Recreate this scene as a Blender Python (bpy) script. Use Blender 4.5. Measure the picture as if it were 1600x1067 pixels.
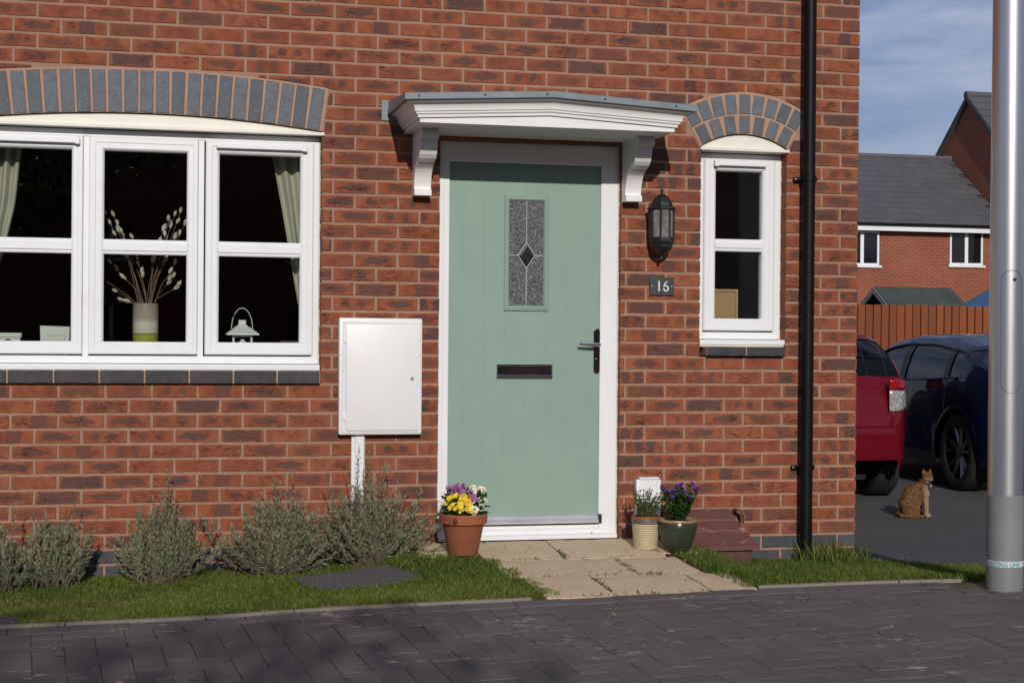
import bpy, bmesh, math, random
import numpy as np
from mathutils import Vector, Matrix
from mathutils.geometry import tessellate_polygon
R = math.radians
rng = random.Random(7)
nr = np.random.default_rng(11)
for o in list(bpy.data.objects): bpy.data.objects.remove(o)
S = bpy.context.scene
COL = S.collection

# ------------------------------------------------------------------ camera, sky, sun, exposure
FPX = 2450.0
CAM = Vector((0.6422, -8.0511, 1.0799)); YAW, PITCH, ROLL = 0.22962, -0.003523, 0.008267
fw = Vector((math.sin(YAW)*math.cos(PITCH), math.cos(YAW)*math.cos(PITCH), math.sin(PITCH)))
r0 = Vector((math.cos(YAW), -math.sin(YAW), 0)); u0 = r0.cross(fw)
rt = r0*math.cos(ROLL)+u0*math.sin(ROLL); up = u0*math.cos(ROLL)-r0*math.sin(ROLL)
cd = bpy.data.cameras.new('camera'); cam = bpy.data.objects.new('camera', cd); COL.objects.link(cam)
cd.sensor_width = 36; cd.lens = FPX/1600*36; cd.clip_start = .1; cd.clip_end = 3000
cam.matrix_world = Matrix(((rt.x, up.x, -fw.x, CAM.x), (rt.y, up.y, -fw.y, CAM.y), (rt.z, up.z, -fw.z, CAM.z), (0, 0, 0, 1)))
S.camera = cam
SUNDIR = Vector((0.10, 1.0, -0.42)).normalized()
EL = math.asin(-SUNDIR.z)
w = bpy.data.worlds.new('World'); S.world = w; w.use_nodes = True
nt = w.node_tree; bg = nt.nodes['Background']
sky = nt.nodes.new('ShaderNodeTexSky'); sky.sky_type = 'NISHITA'; sky.sun_disc = False
sky.sun_elevation = EL; sky.sun_rotation = math.pi+math.atan2(SUNDIR.x, SUNDIR.y)
sky.air_density = 1.15; sky.dust_density = .15; sky.ozone_density = 4.5
tc = nt.nodes.new('ShaderNodeTexCoord'); mp = nt.nodes.new('ShaderNodeMapping'); mp.inputs['Scale'].default_value = (1.6, 1.6, 6.0)
mp.inputs['Rotation'].default_value = (0, R(14), 0)
nz = nt.nodes.new('ShaderNodeTexNoise'); nz.inputs['Scale'].default_value = 3.2; nz.inputs['Detail'].default_value = 9; nz.inputs['Roughness'].default_value = .62
nz.inputs['Distortion'].default_value = .5
rp = nt.nodes.new('ShaderNodeValToRGB'); rp.color_ramp.elements[0].position = .36; rp.color_ramp.elements[1].position = .66
rp.color_ramp.elements[1].color = (.85, .85, .85, 1)
mx = nt.nodes.new('ShaderNodeMix'); mx.data_type = 'RGBA'; mx.inputs[7].default_value = (7.6, 8.7, 11.2, 1)
nt.links.new(tc.outputs['Generated'], mp.inputs[0]); nt.links.new(mp.outputs[0], nz.inputs['Vector']); nt.links.new(nz.outputs['Fac'], rp.inputs[0])
tint = nt.nodes.new('ShaderNodeMix'); tint.data_type = 'RGBA'; tint.blend_type = 'MULTIPLY'; tint.inputs[0].default_value = 1; tint.inputs[7].default_value = (1.08, .93, 1.12, 1)
nt.links.new(sky.outputs[0], tint.inputs[6]); nt.links.new(rp.outputs[0], mx.inputs[0]); nt.links.new(tint.outputs[2], mx.inputs[6]); nt.links.new(mx.outputs[2], bg.inputs[0])
bg.inputs['Strength'].default_value = 0.060
sd = bpy.data.lights.new('sun', 'SUN'); sd.energy = 3.25; sd.angle = R(.53); sd.color = (1, .935, .845)
sun = bpy.data.objects.new('sun', sd); COL.objects.link(sun); sun.location = (0, 0, 20)
sun.rotation_euler = SUNDIR.to_track_quat('-Z', 'Y').to_euler()
S.view_settings.view_transform = 'Standard'; S.view_settings.look = 'None'; S.view_settings.exposure = -0.1; S.view_settings.gamma = 1
S.render.engine = 'CYCLES'; S.cycles.max_bounces = 8; S.cycles.transparent_max_bounces = 12

# ------------------------------------------------------------------ helpers
def tag(o, label=None, cat=None, group=None, kind=None):
    if label: o['label'] = label
    if cat: o['category'] = cat
    if group: o['group'] = group
    if kind: o['kind'] = kind
    return o
def empty(name, loc=(0, 0, 0), rz=0, parent=None):
    o = bpy.data.objects.new(name, None); COL.objects.link(o); o.location = loc; o.rotation_euler.z = rz
    o.empty_display_size = .1
    if parent: o.parent = parent
    return o
class MB:
    def __init__(s): s.v = []; s.f = []; s.a = []; s.cur = None
    def add(s, vs, fs, c=None):
        n = len(s.v); s.v += [tuple(v) for v in vs]; s.f += [tuple(i+n for i in f) for f in fs]
        s.a += [c if c is not None else (0, 0, 0)]*len(vs); return s
    def box(s, x0, x1, y0, y1, z0, z1, b=0, c=None):
        if b <= 0:
            vs = [(x, y, z) for z in (z0, z1) for y in (y0, y1) for x in (x0, x1)]
            return s.add(vs, [(0, 2, 3, 1), (4, 5, 7, 6), (0, 1, 5, 4), (2, 6, 7, 3), (0, 4, 6, 2), (1, 3, 7, 5)], c)
        bm = bmesh.new(); bmesh.ops.create_cube(bm, size=1)
        for v in bm.verts: v.co = Vector(((x0+x1)/2+v.co.x*(x1-x0), (y0+y1)/2+v.co.y*(y1-y0), (z0+z1)/2+v.co.z*(z1-z0)))
        bmesh.ops.bevel(bm, geom=bm.edges[:], offset=b, segments=2, profile=.6, affect='EDGES')
        return s.bm(bm, c)
    def bm(s, bm, c=None):
        bm.verts.index_update()
        s.add([v.co[:] for v in bm.verts], [tuple(v.index for v in f.verts) for f in bm.faces], c); bm.free(); return s
    def lathe(s, prof, n=24, cx=0, cy=0, cz=0, a0=0, a1=None, c=None, cap=True):
        full = a1 is None; m = n if full else n+1; A = 2*math.pi if full else a1-a0
        vs = []; fs = []
        for (r, z) in prof:
            for i in range(m):
                t = a0+A*i/n; vs.append((cx+r*math.cos(t), cy+r*math.sin(t), cz+z))
        for j in range(len(prof)-1):
            for i in range(n):
                k = (i+1) % m if full else i+1
                fs.append((j*m+i, j*m+k, (j+1)*m+k, (j+1)*m+i))
        if cap and full:
            if prof[0][0] > 1e-5: fs.append(tuple(range(m))[::-1])
            if prof[-1][0] > 1e-5: fs.append(tuple((len(prof)-1)*m+i for i in range(m)))
        return s.add(vs, fs, c)
    def tube(s, pts, rad, n=8, c=None):
        pts = [Vector(p) for p in pts]; rads = rad if isinstance(rad, (list, tuple)) else [rad]*len(pts)
        vs = []; fs = []
        for i, p in enumerate(pts):
            d = (pts[min(i+1, len(pts)-1)]-pts[max(i-1, 0)])
            d = d.normalized() if d.length > 1e-9 else Vector((0, 0, 1))
            a = d.cross(Vector((0, 0, 1)) if abs(d.z) < .9 else Vector((1, 0, 0))).normalized(); b = d.cross(a)
            for k in range(n):
                t = 2*math.pi*k/n; vs.append(p+(a*math.cos(t)+b*math.sin(t))*rads[i])
        for i in range(len(pts)-1):
            for k in range(n): fs.append((i*n+k, i*n+(k+1) % n, (i+1)*n+(k+1) % n, (i+1)*n+k))
        fs.append(tuple(range(n))[::-1]); fs.append(tuple((len(pts)-1)*n+k for k in range(n)))
        return s.add(vs, fs, c)
    def extrude(s, poly, axis, a, b, c=None):     # poly of 2-tuples in the other two axes, extruded along axis from a to b
        def P(p, t): return {'x': (t, p[0], p[1]), 'y': (p[0], t, p[1]), 'z': (p[0], p[1], t)}[axis]
        n = len(poly); tri = tessellate_polygon([[Vector((p[0], p[1], 0)) for p in poly]])
        vs = [P(p, a) for p in poly]+[P(p, b) for p in poly]
        fs = [t for t in tri]+[tuple(i+n for i in t[::-1]) for t in tri]+[(i, (i+1) % n, n+(i+1) % n, n+i) for i in range(n)]
        return s.add(vs, fs, c)
    def ring(s, x0, x1, z0, z1, w, yf, yb, ch=.006, c=None):   # rectangular frame, width w inward, chamfered inner edge
        L = [(0, yb), (0, yf+.003), (.003, yf), (w-ch, yf), (w, yf+ch), (w, yb)]
        vs = []
        for (i, y) in L: vs += [(x0+i, y, z0+i), (x1-i, y, z0+i), (x1-i, y, z1-i), (x0+i, y, z1-i)]
        fs = [(j*4+k, j*4+(k+1) % 4, (j+1)*4+(k+1) % 4, (j+1)*4+k) for j in range(len(L)-1) for k in range(4)]
        return s.add(vs, fs, c)
    def build(s, name, mat=None, parent=None, smooth=False, loc=None, attr=None, recalc=True):
        me = bpy.data.meshes.new(name); me.from_pydata(s.v, [], s.f)
        if recalc:
            bm = bmesh.new(); bm.from_mesh(me); bmesh.ops.recalc_face_normals(bm, faces=bm.faces[:]); bm.to_mesh(me); bm.free()
        if attr:
            at = me.attributes.new(attr, 'FLOAT_VECTOR', 'POINT'); at.data.foreach_set('vector', np.array(s.a, dtype=np.float32).ravel())
        return link(name, me, mat, parent, smooth, loc)
def link(name, me, mat=None, parent=None, smooth=False, loc=None):
    if mat and not me.materials: me.materials.append(mat)
    if smooth:
        me.polygons.foreach_set('use_smooth', [True]*len(me.polygons))
        try: me.set_sharp_from_angle(angle=R(38))
        except Exception: pass
    o = bpy.data.objects.new(name, me); COL.objects.link(o)
    if parent: o.parent = parent
    if loc: o.location = loc
    return o
def mesh_np(name, V, F, mat, parent=None, attr=None, A=None, smooth=False):
    me = bpy.data.meshes.new(name); F = np.asarray(F, dtype=np.int32); k = F.shape[1]
    me.vertices.add(len(V)); me.vertices.foreach_set('co', np.asarray(V, dtype=np.float32).ravel())
    me.loops.add(F.size); me.loops.foreach_set('vertex_index', F.ravel())
    me.polygons.add(len(F)); me.polygons.foreach_set('loop_start', np.arange(0, F.size, k, dtype=np.int32))
    me.update(calc_edges=True)
    if A is not None:
        at = me.attributes.new(attr, 'FLOAT_VECTOR', 'POINT'); at.data.foreach_set('vector', np.asarray(A, dtype=np.float32).ravel())
    return link(name, me, mat, parent, smooth)

class G:
    def __init__(s, name):
        s.m = bpy.data.materials.new(name); s.m.use_nodes = True; s.t = s.m.node_tree
        s.b = s.t.nodes['Principled BSDF']; s.out = s.t.nodes['Material Output']
    def n(s, ty, **kw):
        x = s.t.nodes.new(ty)
        for k, v in kw.items(): setattr(x, k, v)
        return x
    def set(s, sock, v):
        if hasattr(v, 'node'): s.t.links.new(v, sock)
        elif v is not None:
            if isinstance(v, (tuple, list)) and len(v) == 3 and sock.type == 'RGBA': v = (*v, 1)
            sock.default_value = v
    def math(s, op, a, b=None, c=None, clamp=False):
        x = s.n('ShaderNodeMath', operation=op, use_clamp=clamp); s.set(x.inputs[0], a); s.set(x.inputs[1], b)
        if c is not None: s.set(x.inputs[2], c)
        return x.outputs[0]
    def mix(s, f, a, b, blend='MIX'):
        x = s.n('ShaderNodeMix', data_type='RGBA', blend_type=blend); s.set(x.inputs[0], f); s.set(x.inputs[6], a); s.set(x.inputs[7], b); return x.outputs[2]
    def noise(s, scale, detail=4, rough=.55, vec=None, dist=0, out='Fac'):
        x = s.n('ShaderNodeTexNoise'); x.inputs['Scale'].default_value = scale; x.inputs['Detail'].default_value = detail
        x.inputs['Roughness'].default_value = rough; x.inputs['Distortion'].default_value = dist
        if vec is not None: s.t.links.new(vec, x.inputs['Vector'])
        return x.outputs[out]
    def ss(s, v, lo, hi, a=0, b=1):
        x = s.n('ShaderNodeMapRange', interpolation_type='SMOOTHSTEP'); s.set(x.inputs[0], v)
        for i, q in zip((1, 2, 3, 4), (lo, hi, a, b)): s.set(x.inputs[i], q)
        return x.outputs[0]
    def pos(s): return s.n('ShaderNodeNewGeometry').outputs['Position']
    def obj(s): return s.n('ShaderNodeTexCoord').outputs['Object']
    def attr(s, name): return s.n('ShaderNodeAttribute', attribute_name=name)
    def sep(s, v):
        x = s.n('ShaderNodeSeparateXYZ'); s.set(x.inputs[0], v); return x.outputs
    def comb(s, x, y, z):
        q = s.n('ShaderNodeCombineXYZ'); s.set(q.inputs[0], x); s.set(q.inputs[1], y); s.set(q.inputs[2], z); return q.outputs[0]
    def scale(s, v, xyz):
        q = s.n('ShaderNodeMapping'); s.t.links.new(v, q.inputs[0]); q.inputs['Scale'].default_value = xyz; return q.outputs[0]
    def bump(s, h, strength=.3, dist=.01):
        x = s.n('ShaderNodeBump'); x.inputs['Strength'].default_value = strength; x.inputs['Distance'].default_value = dist
        s.t.links.new(h, x.inputs['Height']); s.t.links.new(x.outputs[0], s.b.inputs['Normal'])
    def fin(s, col=None, rough=None, metal=None, spec=None):
        if col is not None: s.set(s.b.inputs['Base Color'], col)
        if rough is not None: s.set(s.b.inputs['Roughness'], rough)
        if metal is not None: s.set(s.b.inputs['Metallic'], metal)
        if spec is not None: s.set(s.b.inputs['Specular IOR Level'], spec)
        return s.m
def simple(name, c, rough=.5, metal=0, var=.12, scale=8, bump=0, bscale=80, spec=None, c2=None, grime=None):
    g = G(name); p = g.obj()
    f = g.ss(g.noise(scale, 5, .6, p), .3, .7)
    d = c2 if c2 else tuple(x*(1-var*2) for x in c)
    col = g.mix(f, c, d)
    if grime: col = g.mix(g.ss(g.noise(grime[1], 6, .7, p), .55, .75, 0, grime[2]), col, grime[0])
    if bump: g.bump(g.noise(bscale, 4, .6, p), bump, .004)
    rr = g.math('ADD', rough-.05, g.math('MULTIPLY', g.noise(scale*3, 3, .5, p), .1))
    return g.fin(col, rr, metal, spec)

# ------------------------------------------------------------------ materials
def brick_mat():
    g = G('brick_red'); p = g.pos(); uvz = g.sep(g.attr('buv').outputs['Vector']); rn = g.sep(g.attr('rnd').outputs['Vector'])
    nd = g.n('ShaderNodeTexNoise'); nd.inputs['Scale'].default_value = 26; nd.inputs['Detail'].default_value = 4
    off = g.n('ShaderNodeVectorMath', operation='MULTIPLY_ADD'); g.t.links.new(g.attr('rnd').outputs['Vector'], off.inputs[0]); off.inputs[1].default_value = (9, 9, 9); g.t.links.new(p, off.inputs[2])
    g.t.links.new(off.outputs[0], nd.inputs['Vector']); nc = g.sep(nd.outputs['Color'])
    u = g.math('ADD', uvz[0], g.math('MULTIPLY', g.math('SUBTRACT', nc[0], .5), .55)); v = g.math('ADD', uvz[1], g.math('MULTIPLY', g.math('SUBTRACT', nc[1], .5), .9))
    au = g.math('ABSOLUTE', u); av = g.math('ABSOLUTE', v)
    def ell(x, ru, rv, soft=.22):
        d = g.math('SQRT', g.math('ADD', g.math('POWER', g.math('DIVIDE', x, ru), 2), g.math('POWER', g.math('DIVIDE', v, rv), 2)))
        return g.ss(d, 1+soft, 1-soft)
    A = ell(g.math('ADD', u, g.math('MULTIPLY', g.math('SUBTRACT', rn[0], .5), .3)), .68, .62)
    B = ell(g.math('SUBTRACT', au, .36), .2, .62)
    C = g.ss(g.math('ABSOLUTE', g.math('SUBTRACT', au, .33)), .26, .15)
    C2 = g.ss(g.math('ABSOLUTE', g.math('SUBTRACT', u, .15)), .42, .3)
    E_ = g.math('MULTIPLY', g.ss(au, 1.0, .82), g.ss(av, 1.05, .75))
    s = rn[1]
    def sel(lo, hi): return g.math('MULTIPLY', g.math('GREATER_THAN', s, lo), g.math('LESS_THAN', s, hi))
    m = g.math('MULTIPLY', A, sel(-1, .26))
    m = g.math('ADD', m, g.math('MULTIPLY', B, sel(.26, .42))); m = g.math('ADD', m, g.math('MULTIPLY', C, sel(.42, .52)))
    m = g.math('ADD', m, g.math('MULTIPLY', C2, sel(.52, .60))); m = g.math('ADD', m, g.math('MULTIPLY', E_, sel(.60, .68)))
    m = g.math('MULTIPLY', m, g.math('ADD', .42, g.math('MULTIPLY', rn[2], .52)), clamp=True)
    cr = g.n('ShaderNodeValToRGB'); e = cr.color_ramp.elements
    e[0].position = 0; e[0].color = (.245, .062, .027, 1); e[1].position = 1; e[1].color = (.235, .066, .034, 1)
    for q, c in ((.3, (.285, .088, .040, 1)), (.55, (.218, .062, .032, 1)), (.8, (.300, .098, .048, 1))):
        x = e.new(q); x.color = c
    g.t.links.new(rn[0], cr.inputs[0])
    n2 = g.noise(120, 5, .65, p); n3 = g.noise(16, 5, .6, off.outputs[0])
    base = g.mix(g.ss(n3, .35, .7), cr.outputs[0], (.155, .044, .024))
    edge = g.ss(g.math('MAXIMUM', g.math('MULTIPLY', au, .97), av), .72, 1.0, 0, .55)
    base = g.mix(edge, base, (.275, .104, .052))
    dark = g.mix(n2, (.046, .029, .029), (.088, .058, .056))
    col = g.mix(m, base, dark)
    # drag cracks, mostly horizontal
    cv = g.scale(off.outputs[0], (9, 9, 48)); wv = g.noise(1.0, 2, .5, cv, 1.0)
    crack = g.math('MULTIPLY', g.ss(g.math('ABSOLUTE', g.math('SUBTRACT', wv, .5)), .018, .003), g.ss(g.noise(7, 2, .5, off.outputs[0]), .54, .62))
    col = g.mix(g.math('MULTIPLY', crack, .8), col, (.035, .017, .013))
    col = g.mix(g.ss(n2, .25, .8, 0, .22), col, (.34, .125, .062), 'MIX')
    sp = g.ss(g.noise(170, 2, .5, p), .73, .78, 0, .75); col = g.mix(sp, col, (.50, .36, .28))
    sm = g.math('MULTIPLY', g.ss(g.noise(40, 4, .6, p), .66, .78, 0, .5), edge); col = g.mix(sm, col, (.46, .30, .22))
    h = g.math('SUBTRACT', g.math('ADD', g.math('MULTIPLY', n2, .5), g.math('MULTIPLY', n3, .5)), g.math('MULTIPLY', crack, 1.2))
    g.bump(h, .75, .005)
    return g.fin(col, .88, 0, .25)
def blue_brick(name, a, b):
    g = G(name); p = g.pos(); rn = g.sep(g.attr('rnd').outputs['Vector'])
    n = g.noise(170, 4, .7, p); n2 = g.noise(20, 4, .6, p)
    col = g.mix(g.ss(n, .25, .75), a, b); col = g.mix(g.math('MULTIPLY', rn[0], .55), col, tuple(x*.62 for x in a))
    col = g.mix(g.ss(n2, .42, .72, 0, .55), col, (.080, .062, .070)); col = g.mix(g.ss(g.noise(55, 5, .7, p), .55, .72, 0, .5), col, tuple(x*1.5 for x in b)); col = g.mix(g.ss(g.noise(190, 2, .5, p), .64, .70), col, (.018, .018, .022))
    g.bump(n, .5, .003); return g.fin(col, .62, 0, .4)
def mortar_mat(name, a, b):
    g = G(name); p = g.pos(); n = g.noise(12, 5, .6, p); n2 = g.noise(330, 4, .7, p); n3 = g.noise(1.3, 3, .5, p)
    col = g.mix(g.ss(n, .3, .7), a, b); col = g.mix(g.ss(n3, .35, .65, 0, .35), col, tuple(x*.72 for x in a))
    col = g.mix(g.ss(n2, .3, .75, 0, .5), col, tuple(x*.55 for x in b)); g.bump(g.math('ADD', g.math('MULTIPLY', n, 1.5), n2), .8, .004)
    return g.fin(col, .95, 0, .15)
M = {}
M['brick'] = brick_mat()
M['blue'] = blue_brick('engineering_brick', (.082, .092, .115), (.175, .192, .222))
M['plinth'] = blue_brick('plinth_brick', (.044, .047, .058), (.086, .092, .106))
M['blue_sill'] = blue_brick('sill_brick', (.028, .027, .034), (.050, .048, .056))
M['mortar'] = mortar_mat('mortar_pink', (.44, .27, .195), (.37, .215, .155))
M['arch_mortar'] = mortar_mat('mortar_arch', (.54, .335, .235), (.47, .285, .20))
M['upvc'] = simple('upvc_white', (.78, .79, .81), .34, var=.02, scale=3, grime=((.55, .52, .47), 7, .22))
M['cream'] = simple('cream_paint', (.76, .74, .65), .45, var=.03, scale=5, grime=((.5, .45, .38), 9, .3))
M['canopy_white'] = simple('canopy_gloss_white', (.80, .79, .78), .38, var=.02, scale=4, grime=((.5, .46, .42), 8, .25))
M['lead'] = simple('canopy_grey_sheet', (.145, .18, .205), .42, var=.12, scale=7, c2=(.20, .235, .26), grime=((.1, .11, .11), 14, .5))
M['black'] = simple('black_plastic', (.004, .004, .005), .5, var=.1, scale=6, spec=.2)
M['iron'] = simple('black_cast_metal', (.012, .012, .014), .42, var=.15, scale=20, bump=.2, bscale=200)
M['chrome'] = simple('chrome', (.62, .60, .60), .12, 1, var=.03)
M['letter'] = simple('letter_plate_metal', (.27, .23, .225), .16, 1, var=.08)
M['alu'] = simple('aluminium_bar', (.66, .66, .68), .38, .7, var=.06, scale=5)
M['box_white'] = simple('meter_box_white', (.76, .76, .765), .42, var=.02, scale=4, grime=((.58, .52, .47), 6, .30))
M['seal'] = simple('sealant', (.72, .66, .60), .7, var=.1, scale=30)
M['slate'] = simple('slate_plaque', (.038, .044, .048), .6, var=.15, scale=30, bump=.2)
M['number'] = simple('number_paint', (.78, .78, .78), .5, var=.02)
M['terra'] = simple('terracotta', (.31, .095, .040), .8, var=.12, scale=7, bump=.2, bscale=90, c2=(.25, .076, .035), grime=((.42, .22, .14), 9, .4))
M['soil'] = simple('soil', (.035, .024, .016), .95, var=.3, scale=50, bump=.8, bscale=120)
M['gaslid'] = simple('brown_plastic_lid', (.135, .055, .040), .6, var=.12, scale=9, bump=.15)
g = G('brown_lid_worn'); p = g.pos(); n = g.noise(10, 6, .7, g.scale(p, (1, 2.5, 2.5)))
M['gaslid'] = g.fin(g.mix(g.ss(n, .58, .66, 0, .85), g.mix(g.noise(30, 3, .5, p), (.14, .054, .040), (.105, .044, .034)), (.36, .25, .21)), .6)
M['pipe_brown'] = simple('copper_brown_pipe', (.13, .055, .04), .5, .2, var=.2, scale=30, grime=((.35, .25, .2), 20, .5))
M['alu_post'] = None
def glass_mat(name, tint=(1, 1, 1), rough=.0, ior=1.5):
    g = G(name); g.t.nodes.remove(g.b)
    fr = g.n('ShaderNodeFresnel'); fr.inputs[0].default_value = ior
    tr = g.n('ShaderNodeBsdfTransparent'); tr.inputs[0].default_value = (*tint, 1)
    gl = g.n('ShaderNodeBsdfGlossy'); gl.inputs['Roughness'].default_value = rough
    mxs = g.n('ShaderNodeMixShader'); g.t.links.new(fr.outputs[0], mxs.inputs[0]); g.t.links.new(tr.outputs[0], mxs.inputs[1]); g.t.links.new(gl.outputs[0], mxs.inputs[2])
    g.t.links.new(mxs.outputs[0], g.out.inputs[0]); return g.m
M['glass'] = glass_mat('window_glass', (.93, .95, .94), .01)
M['lantern_glass'] = simple('lantern_glass', (.24, .225, .215), .12, var=.25, scale=25)
M['car_glass'] = glass_mat('car_glass', (.42, .47, .50), .0, 1.5)
g = G('obscure_glass'); p = g.pos(); n = g.noise(95, 3, .55, g.scale(p, (1, 1, .7)), 1.5); n2 = g.noise(240, 3, .6, p)
g.bump(g.math('ADD', n, g.math('MULTIPLY', n2, .4)), 1.0, .006)
M['obscure'] = g.fin(g.mix(g.ss(n, .40, .66), (.045, .046, .050), (.17, .17, .18)), .22, 0, .6)
M['bevel_glass'] = simple('bevel_glass', (.03, .034, .034), .1, var=.2, scale=60)
M['lead_came'] = simple('lead_came', (.60, .60, .60), .4, .3, var=.1)
g = G('door_green'); p = g.pos(); n = g.noise(6, 4, .5, p); gr = g.noise(4, 6, .6, g.scale(p, (55, 55, 1.6)), .8)
g.bump(gr, .22, .0025)
M['door'] = g.fin(g.mix(g.ss(n, .3, .7), (.232, .340, .285), (.218, .322, .270)), .46, 0, .4)
g = G('rubber_black'); M['rubber'] = g.fin((.012, .012, .012), .7)

# ------------------------------------------------------------------ terrain heights
def lerp(x, xs, ys): return float(np.interp(x, xs, ys))
def zpave(x, y): return -.09+.005*x+.03*(y+1.4)
KX = [-3, .089, .836, 1.369, 2.447, 3.355, 3.937, 4.45, 7]; KY = [-1.60, -1.543, -1.517, -1.43, -1.365, -1.29, -1.275, -1.30, -1.34]
def ykerb(x): return lerp(x, KX, KY)
def zpath(y): return lerp(-y, [0, .45, .9, 1.4], [.004, -.032, -.050, -.074])
def pathL(y): return lerp(-y, [0, .28, .34, .45, 1.4], [2.0, 2.03, 2.30, 2.33, 2.455])
def pathR(y): return lerp(-y, [0, .30, .38, .45, .95, 1.25, 1.4], [3.40, 3.40, 3.25, 3.24, 3.29, 3.34, 3.40])
def zlawn(x, y):
    zw = lerp(x, [-1, 0, .75, 1.3, 1.75, 2.1, 2.4, 3.2, 3.45, 3.7, 4.4, 5.2], [-.155, -.145, -.125, -.105, -.065, -.035, -.02, -.03, -.075, -.13, -.145, -.17])
    k = ykerb(x); t = min(max(-y/-k, 0), 1.0); zk = zpave(x, k)+.002
    z = zw*(1-t)+zk*t - .03*math.sin(math.pi*t)*lerp(x, [1.1, 2.2], [1, .2])
    da = math.hypot(max(1.985-x, x-3.44, 0), max(-.34-y, 0)); dbx = max(2.31+.1*(-y-.4)-x, x-3.30, 0); db = math.hypot(dbx, max(y+.33, 0))
    wgt = max(0, 1-min(da, db)/.26); wgt = wgt*wgt*(3-2*wgt)
    return z*(1-wgt)+(zpath(y)-.003)*wgt
def zpath(y): return lerp(-y, [0, .45, .9, 1.4], [.004, -.032, -.050, -.074])
def zasph(x, y): return lerp(y, [-1.2, .2, 2, 5, 30], [-.085, -.17, -.20, -.20, -.20])

# ------------------------------------------------------------------ ground sheets (setting)
g = G('asphalt'); p = g.pos(); n = g.noise(160, 4, .7, p); n2 = g.noise(.9, 5, .6, p); n3 = g.noise(420, 2, .5, p)
col = g.mix(g.ss(n2, .3, .7), (.098, .093, .094), (.080, .076, .077)); col = g.mix(g.ss(n, .3, .75, 0, .6), col, (.135, .13, .126)); col = g.mix(g.ss(n3, .66, .74), col, (.25, .245, .235))
g.bump(n, .9, .008); M['asphalt'] = g.fin(col, .9, 0, .25)
g = G('far_ground'); p = g.pos(); M['ground'] = g.fin(g.mix(g.noise(.15, 4, .5, p), (.06, .062, .055), (.07, .08, .05)), .95, 0, .1)
b = MB(); b.add([(-600, -600, -.45), (600, -600, -.45), (600, 900, -.45), (-600, 900, -.45)], [(0, 1, 2, 3)]); tag(b.build('ground', M['ground']), kind='structure')
b = MB(); ys = [-1.28, -.9, -.5, -.1, .5, 1.2, 2, 3.5, 6, 14, 30, 60]
xs = [4.42, 4.62, 5.2, 6, 8, 12, 20, 45]
V = []; F = []
for y in ys:
    for x in xs: V.append((x if not (x == 4.42 and y > 0) else 4.42, y, zasph(x, y)))
nx = len(xs)
for j in range(len(ys)-1):
    for i in range(nx-1): F.append((j*nx+i, j*nx+i+1, (j+1)*nx+i+1, (j+1)*nx+i))
b.add(V, F); tag(b.build('driveway', M['asphalt'], smooth=True), kind='structure')

# lawn soil
g = G('lawn_soil'); p = g.pos(); n = g.noise(35, 6, .7, p)
g.bump(n, .8, .02); M['lawn_soil'] = g.fin(g.mix(g.ss(n, .35, .65), (.060, .042, .028), (.13, .092, .065)), .95, 0, .1)
PATH_L, PATH_R = 2.40, 3.36
MAN = (1.635, -.565, .50, .44, R(12))
def in_man(x, y, e=0):
    for (mx_, my_, L_, W_, a_) in (MAN, (-.10, -1.36, .5, .30, R(4))):
        dx, dy = x-mx_, y-my_; u = dx*math.cos(a_)+dy*math.sin(a_); v = -dx*math.sin(a_)+dy*math.cos(a_)
        if abs(u) < L_/2+e and abs(v) < W_/2+e: return True
    return False
def lawn_sheet(name, x0, x1, back):
    b = MB(); n = int((x1-x0)/.04)+1; m = 26; V = []; F = []
    for i in range(n+1):
        x = x0+(x1-x0)*i/n; ya = back(x); yb = ykerb(x)+.012
        for j in range(m+1):
            y = ya+(yb-ya)*j/m; V.append((x, y, zlawn(x, y)-.008-(.045 if in_man(x, y, .015) else 0)))
    for i in range(n):
        for j in range(m): F.append((i*(m+1)+j, (i+1)*(m+1)+j, (i+1)*(m+1)+j+1, i*(m+1)+j+1))
    b.add(V, F); return tag(b.build(name, M['lawn_soil'], smooth=True), kind='structure')
def backR(x): return -.36 if x < 3.42 else 0.02 if x < 4.49 else lerp(x, [4.49, 4.55, 4.9, 5.4, 7], [-.02, -.15, -.42, -.52, -.6])
lawn_sheet('lawn', -1.6, PATH_L+.02, lambda x: .02 if x < 1.97 else -.31)
lawn_sheet('lawn', PATH_R-.10, 5.9, backR)

# block paving
g = G('paving_block'); p = g.pos(); rn = g.sep(g.attr('rnd').outputs['Vector']); n = g.noise(140, 4, .7, p); n2 = g.noise(2.2, 5, .6, p); n3 = g.noise(7, 6, .7, p)
col = g.mix(rn[0], (.106, .094, .091), (.130, .116, .112)); col = g.mix(g.math('MULTIPLY', rn[1], .5), col, (.096, .074, .070))
col = g.mix(g.ss(n2, .35, .65, 0, .35), col, (.070, .062, .066)); col = g.mix(g.ss(n, .35, .75, 0, .45), col, (.150, .135, .130))
st = g.math('MULTIPLY', g.ss(g.noise(9, 6, .7, g.scale(p, (1, 1.6, 1))), .575, .63), g.ss(g.noise(1.6, 2, .5, p), .52, .60)); col = g.mix(g.math('MULTIPLY', st, .6), col, (.40, .33, .29))
sk = g.math('MULTIPLY', g.ss(g.noise(13, 3, .5, p), .735, .745), .9); col = g.mix(sk, col, (.018, .016, .016))
g.bump(n, .5, .004); M['block'] = g.fin(col, .85, 0, .3)
g = G('joint_sand'); p = g.pos(); M['sand'] = g.fin(g.mix(g.ss(g.noise(5, 5, .6, p), .4, .65), (.055, .048, .046), (.13, .095, .075)), .95, 0, .1)
b = MB(); V = []; F = []; n = 80
for i in range(n+1):
    x = -1.8+9.3*i/n
    for y in (ykerb(x)-.004, -12): V.append((x, y, zpave(x, y)-.006))
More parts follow.
